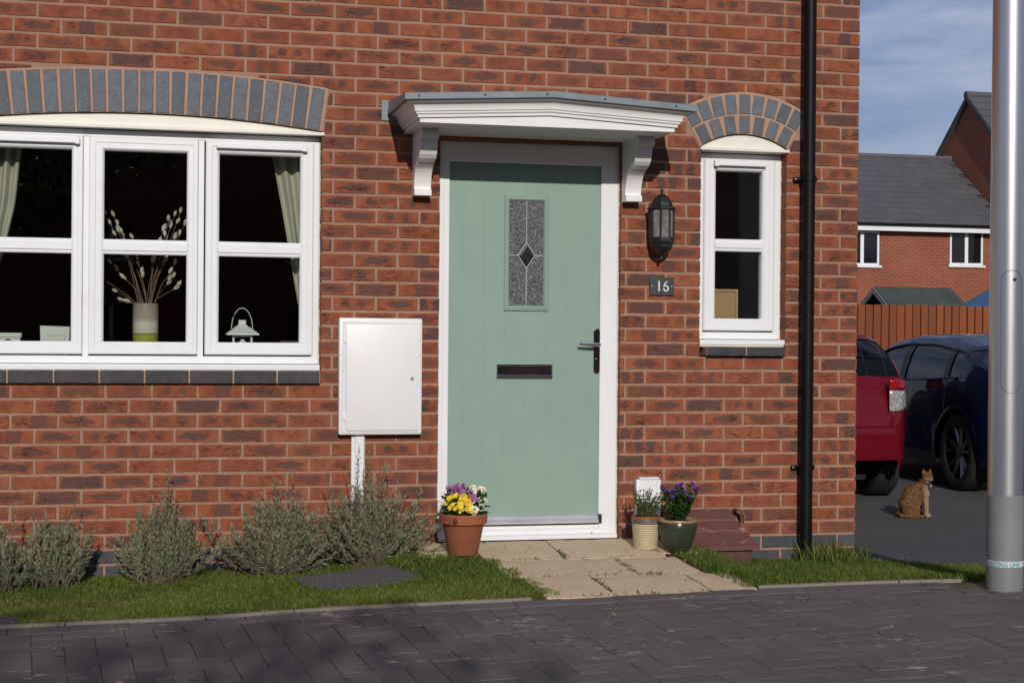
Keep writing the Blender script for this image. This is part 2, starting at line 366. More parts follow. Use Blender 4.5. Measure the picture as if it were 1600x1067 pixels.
for i in range(n): F.append((2*i, 2*i+2, 2*i+3, 2*i+1))
b.add(V, F); pav = tag(b.build('pavement', M['sand']), kind='structure')
def block_mesh(L, Wd, seed):
    rr = random.Random(seed); b = MB(); c = (rr.random(), rr.random(), rr.random()); a = .0018; j = lambda: rr.uniform(-.0008, .0008)
    vs = []
    for (i, z) in ((0, -.03), (0, -a+j()), (a, 0)):
        vs += [(-L/2+i+j(), -Wd/2+i+j(), z), (L/2-i+j(), -Wd/2+i+j(), z), (L/2-i+j(), Wd/2-i+j(), z), (-L/2+i+j(), Wd/2-i+j(), z)]
    fs = [(8, 9, 10, 11)]+[(q*4+k, q*4+(k+1) % 4, (q+1)*4+(k+1) % 4, (q+1)*4+k) for q in range(2) for k in range(4)]
    b.add(vs, fs, c); return b
BL, BW, JT = .232, .116, .0028
bvar = []
for s_ in range(24):
    b = block_mesh(BL-JT, BW-JT, 100+s_); me = bpy.data.meshes.new('block'); me.from_pydata(b.v, [], b.f)
    at = me.attributes.new('rnd', 'FLOAT_VECTOR', 'POINT'); at.data.foreach_set('vector', np.array(b.a, dtype=np.float32).ravel()); me.materials.append(M['block']); bvar.append(me)
def topix(P):
    d = Vector(P)-CAM; q = d.dot(fw)
    return (800+FPX*d.dot(rt)/q, 533.5-FPX*d.dot(up)/q, q)
cand = []; halves = []
# 90-degree herringbone in a frame aligned with the kerb
KA = math.atan2(KY[4]-KY[1], KX[4]-KX[1]); kc, ks = math.cos(KA), math.sin(KA); O = Vector((.089, -1.543, 0))
def kw_(u, v): return (O.x+u*kc-v*ks, O.y+u*ks+v*kc)
for i in range(-60, 60):
    for j in range(-60, 60):
        ph = (i-j) % 4
        if ph == 0: u, v, rot = (i+1)*BW, (j+.5)*BW, 0
        elif ph == 3: u, v, rot = (i+.5)*BW, (j+1)*BW, 1
        else: continue
        x, y = kw_(u, v-.02)
        if x < -1.5 or x > 6.9 or y < -4.6: continue
        lim = ykerb(x)-BW-.002-(BL/2 if rot else BW/2)
        if y > lim+.012:
            # cut block: keep the half whose cell still fits behind the edge course
            for hh_ in (-1, 1):
                hu, hv = (u+hh_*BW/2, v) if not rot else (u, v+hh_*BW/2)
                hx_, hy_ = kw_(hu, hv-.02)
                if hy_ < ykerb(hx_)-BW-.004-BW/2+.03: halves.append((hx_, hy_, KA))
            continue
        cand.append((x, y, KA+(math.pi/2 if rot else 0)))
# edge course of stretchers along the kerb
x = -1.5
while x < 6.9:
    xm = x+BL/2; y0 = ykerb(x); y1 = ykerb(x+BL); a = math.atan2(y1-y0, BL)
    if not (4.40 < xm < 4.74): cand.append((xm, (y0+y1)/2-BW/2-.006, a))
    x += BL
inview = []; rest = []
for (x, y, a) in cand:
    if (Vector((x, y))-Vector((4.545, -1.49))).length < .14: continue
    px, py, q = topix((x, y, zpave(x, y)))
    if 0 < px < 1600 and py < 1067: inview.append((q, x, y, a))
    else: rest.append((x, y, a))
inview.sort(); rest += [t[1:] for t in inview[300:]]
tilt = Vector((-.005, -.03, 1)).normalized(); TQ = Vector((0, 0, 1)).rotation_difference(tilt)
for (q, x, y, a) in inview[:300]:
    o = bpy.data.objects.new('block', rng.choice(bvar)); COL.objects.link(o); o.parent = pav
    o.rotation_mode = 'QUATERNION'; o.rotation_quaternion = TQ @ Vector((0, 0, 1)).rotation_difference(Vector((rng.uniform(-.004, .004), rng.uniform(-.004, .004), 1))) @ Matrix.Rotation(a, 3, 'Z').to_quaternion()
    o.location = (x, y, zpave(x, y)+rng.uniform(-.001, .0015))
b = MB()
for k, (x, y, a) in enumerate(rest):
    t = block_mesh(BL-JT, BW-JT, 5000+k); c, s_ = math.cos(a), math.sin(a)
    b.add([(x+v[0]*c-v[1]*s_, y+v[0]*s_+v[1]*c, zpave(x+v[0]*c-v[1]*s_, y+v[0]*s_+v[1]*c)+v[2]) for v in t.v], t.f, t.a[0])
tag(b.build('block_field', M['block'], pav, attr='rnd', recalc=False), kind='stuff')
for k, (x, y, a) in enumerate(halves):
    t = block_mesh(BW-JT, BW-JT, 9000+k); o = MB(); o.add(t.v, t.f, t.a[0]); o = o.build('half_block', M['block'], pav, attr='rnd', recalc=False)
    o.location = (x, y, zpave(x, y)); o.rotation_euler.z = a
# thin concrete edging between the lawn and the paving
g = G('edging_concrete'); p = g.pos(); M['edging'] = g.fin(g.mix(g.noise(30, 5, .7, p), (.28, .25, .21), (.18, .16, .135)), .9, 0, .2)
for x0, x1 in ((-1.5, -.586), (-.58, .334), (.34, 1.254), (1.26, 2.30), (3.40, 4.1), (4.106, 4.42)):
    b = MB(); V = []; n = 8
    for i in range(n+1):
        x = x0+(x1-x0)*i/n; y = ykerb(x); z = zpave(x, y)
        V += [(x, y-.001, z-.08), (x, y-.001, z+.009), (x, y+.016, z+.011), (x, y+.018, z-.08)]
    F = [(i*4+k, i*4+k+1, (i+1)*4+k+1, (i+1)*4+k) for i in range(n) for k in range(3)]+[(0, 1, 2, 3), (n*4, n*4+1, n*4+2, n*4+3)]
    b.add(V, F); b.build('edging_strip', M['edging'], pav)

# sandstone slab path
g = G('sandstone_slab'); p = g.pos(); n = g.noise(9, 6, .65, p); n2 = g.noise(120, 4, .7, p); n3 = g.noise(3, 4, .6, p)
col = g.mix(g.ss(n, .3, .7), (.64, .495, .335), (.56, .43, .29)); col = g.mix(g.ss(n3, .45, .7, 0, .5), col, (.60, .47, .33)); col = g.mix(g.ss(n2, .3, .8, 0, .35), col, (.38, .27, .18))
st = g.ss(g.noise(22, 5, .7, g.scale(p, (1, 2, 1))), .66, .74, 0, .6); col = g.mix(st, col, (.13, .10, .06))
g.bump(g.math('ADD', n, g.math('MULTIPLY', n2, .5)), .6, .008); M['slab'] = g.fin(col, .85, 0, .25)
b = MB(); V = []; F = []
for y in (.02, -.45, -.9, -1.36):
    for x in ((1.98, 3.45) if y > -.3 else (2.31, 3.28) if y > -1 else (2.38, 3.39)): V.append((x, y, zpath(y)-.035))
b.add(V, [(0, 1, 3, 2), (2, 3, 5, 4), (4, 5, 7, 6)]); path = tag(b.build('path', M['lawn_soil']), kind='structure')
def slab(x0, x1, y0, y1, sd):
    rr = random.Random(sd); nxx, nyy = 8, 6; gx = .004; V = []; F = []; dz = rr.uniform(-.002, .003)
    for i in range(nxx+1):
        for j in range(nyy+1):
            ex = i in (0, nxx); ey = j in (0, nyy)
            x = x0+gx+(x1-x0-2*gx)*i/nxx+(rr.uniform(-.003, .003) if ex else 0); y = y0-gx+(y1-y0+2*gx)*j/nyy+(rr.uniform(-.003, .003) if ey else 0)
            z = zpath(y)+dz+rr.uniform(-.0015, .0015)-(.005 if (ex or ey) else 0)
            V.append((x, y, z))
    for i in range(nxx):
        for j in range(nyy): a = i*(nyy+1)+j; F.append((a, a+nyy+1, a+nyy+2, a+1))
    base = len(V); per = [i*(nyy+1) for i in range(nxx+1)]+[nxx*(nyy+1)+j for j in range(1, nyy+1)]+[i*(nyy+1)+nyy for i in range(nxx-1, -1, -1)]+[j for j in range(nyy-1, 0, -1)]
    V += [(V[i][0], V[i][1], V[i][2]-.03) for i in per]; m = len(per)
    F += [(per[k], per[(k+1) % m], base+(k+1) % m, base+k) for k in range(m)]
    b = MB(); b.add(V, F); b.build('paving_slab', M['slab'], path, smooth=True)
k = 0
for (xs_, y0, y1) in (((1.985, 2.29), -.004, -.33), ((2.29, 2.71, 3.24), -.004, -.45), ((3.24, 3.44), -.004, -.36), ((2.31, 2.95, 3.28), -.45, -.9), ((2.37, 2.70, 3.17, 3.40), -.9, -1.358)):
    for a, c in zip(xs_[:-1], xs_[1:]):
        if c-a > .03: slab(a, c, y0, y1, 40+k)
        k += 1

# ------------------------------------------------------------------ the house
house = tag(empty('brick_house', (1.6, 0, -.15)), 'red brick house front with green door, white canopy and white windows', 'house')
house_inv = Vector((1.6, 0, -.15))
def part(b, name, mat, parent=None, smooth=False, attr=None):      # built in world coordinates, parented under the house
    o = b.build(name, mat, parent or house, smooth, attr=attr)
    if parent is None: o.location = -house_inv
    return o
HX0, HX1 = -1.355, 4.495
W1 = dict(x0=-.235, x1=1.515, z0=.825, cx=.64, za=2.176, zs=2.118)   # wide window opening
W2 = dict(x0=3.570, x1=4.066, z0=.975, cx=3.818, za=2.190, zs=2.118)
R1 = ((W1['x1']-W1['cx'])**2+(W1['za']-W1['zs'])**2)/(2*(W1['za']-W1['zs'])); R2 = ((W2['x1']-W2['cx'])**2+(W2['za']-W2['zs'])**2)/(2*(W2['za']-W2['zs']))
DX0, DX1, DZ1 = 2.1325, 3.117, 2.105
def intr(Wn, Rn, x): return Wn['za']-Rn+math.sqrt(max(Rn*Rn-(x-Wn['cx'])**2, 0))
T1, T2 = .217, .222
def hole(Wn, Rn, e):
    pts = [(Wn['x0']-e, Wn['z0']-.0), (Wn['x1']+e, Wn['z0']-.0)]
    for i in range(25):
        x = Wn['x1']+e-(Wn['x1']-Wn['x0']+2*e)*i/24; xx = min(max(x, Wn['x0']), Wn['x1']); pts.append((x, intr(Wn, Rn, xx)+e))
    return pts
outer = [(HX0, -.45), (DX0-.005, -.45), (DX0-.005, DZ1), (DX1+.005, DZ1), (DX1+.005, -.45), (HX1-.006, -.45), (HX1-.006, 3.222), (HX0, 3.222)]
holes = [hole(W1, R1, .004), hole(W2, R2, .004)]
polys = [[Vector((p[0], p[1], 0)) for p in outer]]+[[Vector((p[0], p[1], 0)) for p in h][::-1] for h in holes]
tri = tessellate_polygon(polys); allp = outer+holes[0][::-1]+holes[1][::-1]
b = MB(); YM = .0048
b.add([(p[0], YM, p[1]) for p in allp], [t for t in tri])
for loop in (outer, holes[0], holes[1]):
    n = len(loop); b.add([(p[0], YM, p[1]) for p in loop]+[(p[0], .105, p[1]) for p in loop], [(i, (i+1) % n, n+(i+1) % n, n+i) for i in range(n)])
wall = part(b, 'wall', M['mortar'])
def warch(Wn, Rn, th, name):     # mortar bed of an arch ring, just proud of the wall mortar
    a = math.asin((Wn['x1']-Wn['cx'])/Rn); b = MB(); V = []; n = 32; zc = Wn['za']-Rn
    for i in range(n+1):
        t = -a+2*a*i/n
        for rr in (Rn+.002, Rn+th+.008): V.append((Wn['cx']+rr*math.sin(t), YM-.0025, zc+rr*math.cos(t)))
    F = [(2*i, 2*i+1, 2*i+3, 2*i+2) for i in range(n)]; m = len(V)
    V += [(v[0], YM+.0-.0001+.004, v[2]) for v in V]; F += [(2*i, 2*i+2, m+2*i+2, m+2*i) for i in range(n)]+[(2*i+1, 2*i+3, m+2*i+3, m+2*i+1) for i in range(n)]
    b.add(V, F); part(b, name, M['arch_mortar'], wall)
warch(W1, R1, T1, 'arch_mortar'); warch(W2, R2, T2, 'arch_mortar')

# bricks ------------------------------------------------------
def brick_from(x0b, x0t, x1b, x1t, z0, z1, zbot, rr, dy=0, blue=False, depth=.098):
    """outline of a brick in the wall plane -> verts, faces, buv; origin at its lower centre"""
    m = 5; P = []; I = []; ins = .0034
    for i in range(m):
        t = i/(m-1); xa = x0b+(x1b-x0b)*t; za = max(z0, zbot(xa)) if zbot else z0
        e = -1 if i == m-1 else (1 if i == 0 else 0); P.append((xa+rr.uniform(-.0015, .0015), za+rr.uniform(-.0016, .0016))); I.append((e*ins, ins))
    for i in range(m):
        t = 1-i/(m-1); xa = x0t+(x1t-x0t)*t; e = -1 if i == 0 else (1 if i == m-1 else 0)
        P.append((xa+rr.uniform(-.0015, .0015), z1+rr.uniform(-.0016, .0016))); I.append((e*ins, -ins))
    n = len(P); cx = (x0b+x1b)/2; cz = (z0+z1)/2; hw = max(.5*(x1b-x0b), .05); hh = .5*(z1-z0)
    # corners slightly rounded
    V = [(p[0], depth, p[1]) for p in P]+[(p[0], dy+.0035, p[1]) for p in P]+[(p[0]+q[0], dy, p[1]+q[1]) for p, q in zip(P, I)]
    hwu = .1075 if hw < .1 else hw
    UV = [((v[0]-cx)/hwu, (v[2]-cz)/hh, 0) for v in V]
    F = [(r_*n+i, r_*n+(i+1) % n, (r_+1)*n+(i+1) % n, (r_+1)*n+i) for r_ in (0, 1) for i in range(n)]+[tuple(range(2*n, 3*n))]
    return V, F, UV
def brick_mesh(name, V, F, UV, rnd, mat):
    me = bpy.data.meshes.new(name); me.from_pydata(V, [], F)
    bm = bmesh.new(); bm.from_mesh(me); bmesh.ops.recalc_face_normals(bm, faces=bm.faces[:])
    # open at the back: make the front face look outwards (-y)
    ff = max(bm.faces, key=lambda f: f.calc_area())
    if ff.normal.y > 0: bmesh.ops.reverse_faces(bm, faces=bm.faces[:])
    bm.to_mesh(me); bm.free()
    at = me.attributes.new('buv', 'FLOAT_VECTOR', 'POINT'); at.data.foreach_set('vector', np.array(UV, dtype=np.float32).ravel())
    at = me.attributes.new('rnd', 'FLOAT_VECTOR', 'POINT'); at.data.foreach_set('vector', np.array([rnd]*len(V), dtype=np.float32).ravel())
    me.materials.append(mat); return me
PX, PZ = .225, .075; JG = .0064
def ext1(x): return W1['za']-R1+math.sqrt((R1+T1)**2-(x-W1['cx'])**2)+.009
def ext2(x):
    q = (R2+T2)**2-(x-W2['cx'])**2
    return W2['za']-R2+math.sqrt(q)+.009 if q > 0 else -9
A1 = math.asin((W1['x1']-W1['cx'])/R1); A2 = math.asin((W2['x1']-W2['cx'])/R2)
def skew(Wn, Rn, th, A, z):       # half width of arch zone at height z (or None)
    zlo = Wn['za']-Rn+Rn*math.cos(A); zhi = Wn['za']-Rn+(Rn+th)*math.cos(A)
    if z < zlo: return (Wn['x1']-Wn['x0'])/2 if z > Wn['z0'] else None
    if z <= zhi+.02: return Rn*math.sin(A)+(z-zlo)*math.tan(A)
    return None
pieces = []                # (x0b,x0t,x1b,x1t,z0,z1,zbot,is_blue)
for k in range(-5, 43):
    z0 = k*PZ+JG; z1 = (k+1)*PZ-JG; zm = (z0+z1)/2
    off = 0 if k % 2 == 0 else PX/2
    segs = []; x = -1.35+off-PX
    while x < HX1-.02:
        a, c = max(x+JG, HX0), min(x+PX-JG if x+PX < HX1-.02 else HX1, HX1)
        if c-a > .02: segs.append([a, c])
        x += PX
    ex = []                # exclusions for this row, as (xl_b, xl_t, xr_b, xr_t)
    if zm < DZ1: ex.append((DX0, DX0, DX1, DX1))
    for Wn, Rn, th, A in ((W1, R1, T1, A1), (W2, R2, T2, A2)):
        s0 = skew(Wn, Rn, th, A, z0); s1 = skew(Wn, Rn, th, A, z1); sm = skew(Wn, Rn, th, A, zm)
        if sm is not None and zm > Wn['z0']:
            s0 = s0 if s0 is not None else sm; s1 = s1 if s1 is not None else sm
            gap = .009 if zm > Wn['zs'] else 0
            ex.append((Wn['cx']-s0-gap, Wn['cx']-s1-gap, Wn['cx']+s0+gap, Wn['cx']+s1+gap))
    out = []
    for (a, c) in segs:
        cur = [(a, a, c, c)]
        for (lb, lt, rb, rt_) in ex:
            nx_ = []
            for (p0b, p0t, p1b, p1t) in cur:
                if p1b <= min(lb, lt) or p0b >= max(rb, rt_): nx_.append((p0b, p0t, p1b, p1t)); continue
                if p0b < lb-.012: nx_.append((p0b, p0t, min(p1b, lb), min(p1t, lt)))
                if p1b > rb+.012: nx_.append((max(p0b, rb), max(p0t, rt_), p1b, p1t))
            cur = nx_
        out += cur
    # merge slivers beside openings into the neighbouring brick
    out.sort(); merged = []
    for q in out:
        if merged and q[0]-merged[-1][2] < .012 and (q[2]-q[0] < .055 or merged[-1][2]-merged[-1][0] < .055): merged[-1] = (merged[-1][0], merged[-1][1], q[2], q[3])
        else: merged.append(q)
    for q in merged:
        xm = (q[0]+q[2])/2
        if min(q[2]-q[0], q[3]-q[1]) < .012: continue
        zb = None
        for Wn, Rn, th, ext in ((W1, R1, T1, ext1), (W2, R2, T2, ext2)):
            hwm = (Rn+th)*math.sin(A1 if Wn is W1 else A2)+.01
            zhi_ = Wn['za']-Rn+(Rn+th)*math.cos(A1 if Wn is W1 else A2)
            if abs(xm-Wn['cx']) < hwm+.12 and zm > zhi_:
                def zb(x, ext=ext, Wn=Wn, hwm=hwm): return ext(x) if abs(x-Wn['cx']) <= hwm else -9
                # trim to where at least 12 mm of brick is left
                xsn = np.linspace(q[0], q[2], 41); ok = [zb(float(x)) < z1-.014 for x in xsn]
                if not any(ok): q = None
                elif not all(ok):
                    xs_ok = [float(x) for x, o_ in zip(xsn, ok) if o_]; q = (xs_ok[0], xs_ok[0], xs_ok[-1], xs_ok[-1])
                break
        if q and q[2]-q[0] > .02: pieces.append((*q, z0, z1, zb, k < 0))
scored = []
for i, q in enumerate(pieces):
    xm = (q[0]+q[2])/2; zm = (q[4]+q[5])/2; px, py, d = topix((xm, 0, zm))
    vis = 8 < px < 1592 and 4 < py < 1000 and not (1.60 < xm < 2.05 and .55 < zm < 1.17) and not (1.84 < xm < 3.3 and 2.10 < zm < 2.29) and zm > -.12
    full = q[2]-q[0] > .2 and q[6] is None
    scored.append((-(1 if vis else 0)*(q[2]-q[0])*(q[5]-q[4])/d**2*(1 if full else .6) if vis else 0, i, full, q[7]))
scored.sort(); chosen = set(i for s_, i, f, bl in scored[:300] if s_ < 0)
NV = 70; bvars = []
for s_ in range(NV):
    rr = random.Random(900+s_); V, F, UV = brick_from(-PX/2+JG, -PX/2+JG, PX/2-JG, PX/2-JG, 0, PZ-2*JG, None, rr)
    bvars.append(brick_mesh('brick', V, F, UV, (rr.random(), rr.random(), rr.random()), M['brick']))
fV = []; fF = []; fU = []; fR = []; bV = []; bF = []; bU = []; bR = []
for i, q in enumerate(pieces):
    rr = random.Random(3000+i); dy = rr.uniform(-.0012, .0018); full = abs((q[2]-q[0])-(PX-2*JG)) < .0015 and q[6] is None and q[0] == q[1]
    if i in chosen and full and not q[7]:
        o = bpy.data.objects.new('brick', bvars[rr.randrange(NV)]); COL.objects.link(o); o.parent = wall
        o.location = ((q[0]+q[2])/2, dy, q[4]); o.rotation_euler.y = rr.uniform(-.004, .004)
        continue
    V, F, UV = brick_from(*q[:7], rr, dy); rnd = (rr.random(), rr.random(), rr.random())
    if i in chosen:
        link('plinth_brick' if q[7] else 'brick', brick_mesh('brick', V, F, UV, rnd, M['plinth'] if q[7] else M['brick']), None, wall); continue
    T = (bV, bF, bU, bR) if q[7] else (fV, fF, fU, fR); n = len(T[0])
    T[0].extend(V); T[1].extend([tuple(j+n for j in f) for f in F]); T[2].extend(UV); T[3].extend([rnd]*len(V))
for nm, T, mt in (('brick_field', (fV, fF, fU, fR), M['brick']), ('plinth_brick_field', (bV, bF, bU, bR), M['plinth'])):
    if not T[0]: continue
    me = bpy.data.meshes.new(nm); me.from_pydata(T[0], [], T[1])
    bm = bmesh.new(); bm.from_mesh(me); bmesh.ops.recalc_face_normals(bm, faces=bm.faces[:]); bm.to_mesh(me); bm.free()
    for an, dd in (('buv', T[2]), ('rnd', T[3])):
        at = me.attributes.new(an, 'FLOAT_VECTOR', 'POINT'); at.data.foreach_set('vector', np.array(dd, dtype=np.float32).ravel())
    me.materials.append(mt); tag(link(nm, me, None, wall), kind='stuff')
# arch bricks
def arch_ring(Wn, Rn, r_in, h, n, half, proud=0, wid=.064):
    zc = Wn['za']-Rn
    for i in range(n):
        t = -half+(i+.5)*2*half/n; rr = random.Random(7000+i+int(r_in*1000))
        V, F, UV = brick_from(-wid/2, -wid/2, wid/2, wid/2, 0, h, None, rr, 0)
        o = link('arch_brick', brick_mesh('arch_brick', V, F, UV, (rr.random(), rr.random(), rr.random()), M['blue']), None, wall)
        o.location = (Wn['cx']+r_in*math.sin(t), -.0015+rr.uniform(-.001, .001), zc+r_in*math.cos(t)); o.rotation_euler.y = t+rr.uniform(-.006, .006)
arch_ring(W1, R1, R1+.003, .212, 23, A1-.001)
arch_ring(W2, R2, R2+.003, .098, 7, A2-.004, wid=.061); arch_ring(W2, R2, R2+.110, .106, 9, A2-.004, wid=.064)
# sills of dark bricks
def sill_row(x0, x1, z0, z1, n, proud, lean=0):
    for i in range(n):
        a = x0+(x1-x0)*i/n+.004; c = x0+(x1-x0)*(i+1)/n-.004; rr = random.Random(8000+i+int(x0*100))
        b = MB(); b.box(a, c, -proud, .09, z0, z1, .004, (rr.random(), rr.random(), rr.random())); part(b, 'sill_brick', M['blue_sill'], wall, attr='rnd')
sill_row(-.235, 1.513, .828, .893, 8, .026); sill_row(3.60, 4.056, .981, 1.031, 2, .035)
for a, c, z0, z1 in ((-.235, 1.513, .829, .891), (3.602, 4.054, .983, 1.029)):
    b = MB(); b.box(a, c, -.020 if z0 < .9 else -.028, .088, z0, z1); part(b, 'sill_mortar', M['arch_mortar'], wall)
# upper storey and roof beyond the picture
g = G('plain_brickwork'); p = g.pos(); bt = g.n('ShaderNodeTexBrick'); bt.inputs['Scale'].default_value = 1; bt.inputs['Brick Width'].default_value = .225; bt.inputs['Row Height'].default_value = .075; bt.inputs['Mortar Size'].default_value = .007
sp_ = g.sep(p); g.t.links.new(g.comb(g.math('ADD', sp_[0], sp_[1]), sp_[2], 0), bt.inputs['Vector'])
bt.inputs['Color1'].default_value = (.27, .075, .034, 1); bt.inputs['Color2'].default_value = (.20, .060, .032, 1); bt.inputs['Mortar'].default_value = (.36, .21, .16, 1); bt.inputs['Bias'].default_value = -.1
vv = g.noise(.8, 4, .6, p); col = g.mix(g.ss(vv, .3, .7, 0, .3), bt.outputs[0], (.17, .05, .03)); M['brickwork'] = g.fin(col, .9, 0, .2)
M['roof_plain'] = simple('roof_grey', (.06, .06, .068), .8, var=.15, scale=2)
b = MB(); b.box(HX0-4, HX1-.004, .012, .3, 3.2225, 5.2); b.box(HX1-.3, HX1-.004, .3, 9.5, -.45, 5.2); b.box(HX0-4, HX0, .012, .3, -.45, 3.2225); part(b, 'upper_wall', M['brickwork'])
b = MB(); b.extrude([(-.25, 5.2), (8.3, 5.2), (4, 8.3)], 'x', HX0-4, HX1+.1); part(b, 'roof', M['roof_plain'])
# wall behind the outer leaf (cavity, reveals)
b = MB(); b.box(HX0, -.30, .1055, .28, -.45, 3.22); b.box(1.58, 2.10, .1055, .28, -.45, 3.22); b.box(3.15, 3.50, .1055, .28, -.45, 3.22); b.box(4.13, HX1-.31, .1055, .28, -.45, 3.22)
b.box(-.30, 1.58, .1055, .28, -.45, .885); b.box(-.30, 1.58, .1055, .28, 2.12, 3.22); b.box(3.50, 4.13, .1055, .28, -.45, 1.02); b.box(3.50, 4.13, .1055, .28, 2.12, 3.22); b.box(2.10, 3.15, .1055, .28, 2.12, 3.22)
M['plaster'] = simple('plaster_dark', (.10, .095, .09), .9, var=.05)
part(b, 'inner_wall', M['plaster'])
# rooms
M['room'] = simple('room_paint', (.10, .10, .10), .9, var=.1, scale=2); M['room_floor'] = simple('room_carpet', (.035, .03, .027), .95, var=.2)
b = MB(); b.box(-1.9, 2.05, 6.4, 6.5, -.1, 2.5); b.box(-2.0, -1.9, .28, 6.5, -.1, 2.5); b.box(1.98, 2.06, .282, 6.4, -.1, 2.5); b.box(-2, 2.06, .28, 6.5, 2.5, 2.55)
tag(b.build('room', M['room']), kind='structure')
b = MB(); b.box(3.22, 3.28, .282, 2.0, -.1, 2.5); b.box(4.13, 4.19, .282, 2.0, -.1, 2.5); b.box(3.22, 4.19, 2.0, 2.06, -.1, 2.5); b.box(3.22, 4.19, .282, 2.06, 2.5, 2.55)
tag(b.build('cloakroom', simple('cloakroom_paint', (.55, .56, .56), .9, var=.04)), kind='structure')
b = MB(); b.box(-2, 2.06, .28, 6.5, -.15, -.1); b.box(3.22, 4.19, .282, 2.06, -.15, -.1); tag(b.build('room_floor', M['room_floor']), kind='structure')
b = MB(); b.box(-.30, 1.58, .12, .34, .8855, .915, .006); part(b, 'window_board', M['upvc']); b = MB(); b.box(3.50, 4.13, .12, .30, 1.0205, 1.045, .006); part(b, 'window_board', M['upvc'])

# windows ------------------------------------------------------
def window(Wn, Rn, z0, z1, lights, yf, bar, gz0, gz1, vents, name):
    x0, x1 = Wn['x0']+.004, Wn['x1']-.004
    b = MB(); b.ring(x0, x1, z0, z1, .038, yf, yf+.07, .006)
    for (s0, s1, g0, g1) in lights[:-1]: b.box(s1+.001, s1+.030, yf+.004, yf+.066, z0+.03, z1-.03, .003)
    win = part(b, name, M['upvc'])
    b = MB(); b.box(x0-.001, x1+.006 if Wn is W2 else x1+.001, yf-.065, yf+.02, z0-.031, z0-.003, .004); part(b, 'sill', M['upvc'], win)
    b = MB(); b.box(x0, x1, yf-.060, yf+.02, z0-.042, z0-.0315, .002); b.box(x0-.006, x0-.0005, yf+.006, yf+.02, z0-.03, z1); b.box(x1+.0005, x1+.006, yf+.004, yf+.02, z0-.03, z1); part(b, 'seal', M['seal'], win)
    for i, (s0, s1, g0, g1) in enumerate(lights):
        sz0, sz1 = z0+.046, z1-.034; y = yf-.012
        b = MB(); L = [(0, 0, yf+.05), (0, 0, y+.006), (.006, .006, y), (.030, .030, y), (.034, .034, y+.003), (g0-s0-.012, gz0-sz0-.012, y+.003), (g0-s0-.004, gz0-sz0-.004, y+.009), (g0-s0, gz0-sz0, y+.016), (g0-s0, gz0-sz0, yf+.045)]
        V = []; gr, gt = s1-g1, sz1-gz1; gl, gb = g0-s0, gz0-sz0
        for (ix, iz, yy) in L:
            fx = ix/gl; V += [(s0+ix, yy, sz0+gb*fx), (s1-gr*fx, yy, sz0+gb*fx), (s1-gr*fx, yy, sz1-gt*fx), (s0+ix, yy, sz1-gt*fx)]
        F = [(j*4+k, j*4+(k+1) % 4, (j+1)*4+(k+1) % 4, (j+1)*4+k) for j in range(len(L)-1) for k in range(4)]
        b.add(V, F); part(b, 'sash', M['upvc'], win)
        b = MB(); b0, b1 = bar; prof = [(y+.030, b0), (y+.012, b0), (y+.008, b0+.006), (y+.008, b0+.014), (y+.002, b0+.020), (y+.002, b1-.020), (y+.008, b1-.014), (y+.008, b1-.006), (y+.012, b1), (y+.030, b1)]
        b.extrude(prof, 'x', g0-.003, g1+.003); part(b, 'glazing_bar', M['upvc'], win)
        for (p0, p1) in ((gz0-.004, b0+.004), (b1-.004, gz1+.004)):
            b = MB(); b.box(g0-.005, g1+.005, yf+.022, yf+.030, p0, p1); part(b, 'pane', M['glass'], win)
    for (a, c, zz0, zz1) in vents:
        b = MB(); b.box(a, c, yf-.038, yf-.011, zz0, zz1, .004); b.box(a-.006, a+.018, yf-.042, yf-.011, zz0-.004, zz1+.004, .003) if Wn is W2 else b.box(c-.018, c+.005, yf-.041, yf-.011, zz0-.004, zz1+.004, .003); part(b, 'trickle_vent', M['upvc'], win)
    # curved head panel with its flange
    b = MB(); n = 24; top = [(Wn['x0']+.004+(Wn['x1']-Wn['x0']-.008)*i/n, intr(Wn, Rn, Wn['x0']+.004+(Wn['x1']-Wn['x0']-.008)*i/n)-.002) for i in range(n+1)]
    poly = [(Wn['x0']+.004, z1+.006), (Wn['x1']-.004, z1+.006)]+top[::-1]
    b.extrude(poly, 'y', .020, .10); part(b, 'head_panel', M['cream'], win)
    b = MB(); b.box(Wn['x0']-.008, Wn['x1']+.012, -.014, .030, Wn['zs']-.022, Wn['zs']-.006, .002); part(b, 'head_flange', M['cream'], win)
    return win
window(W1, R1, .926, 2.092, [(-.205, .334, -.135, .279), (.362, .897, .436, .841), (.934, 1.481, 1.003, 1.412)], .055, (1.473, 1.547), 1.035, 1.991, [(-.17, .312, 2.018, 2.046), (.985, 1.438, 2.018, 2.046)], 'wide_window')
window(W2, R2, 1.072, 2.088, [(3.612, 4.022, 3.682, 3.953)], .072, (1.554, 1.621), 1.185, 1.994, [(3.668, 3.966, 2.020, 2.044)], 'narrow_window')

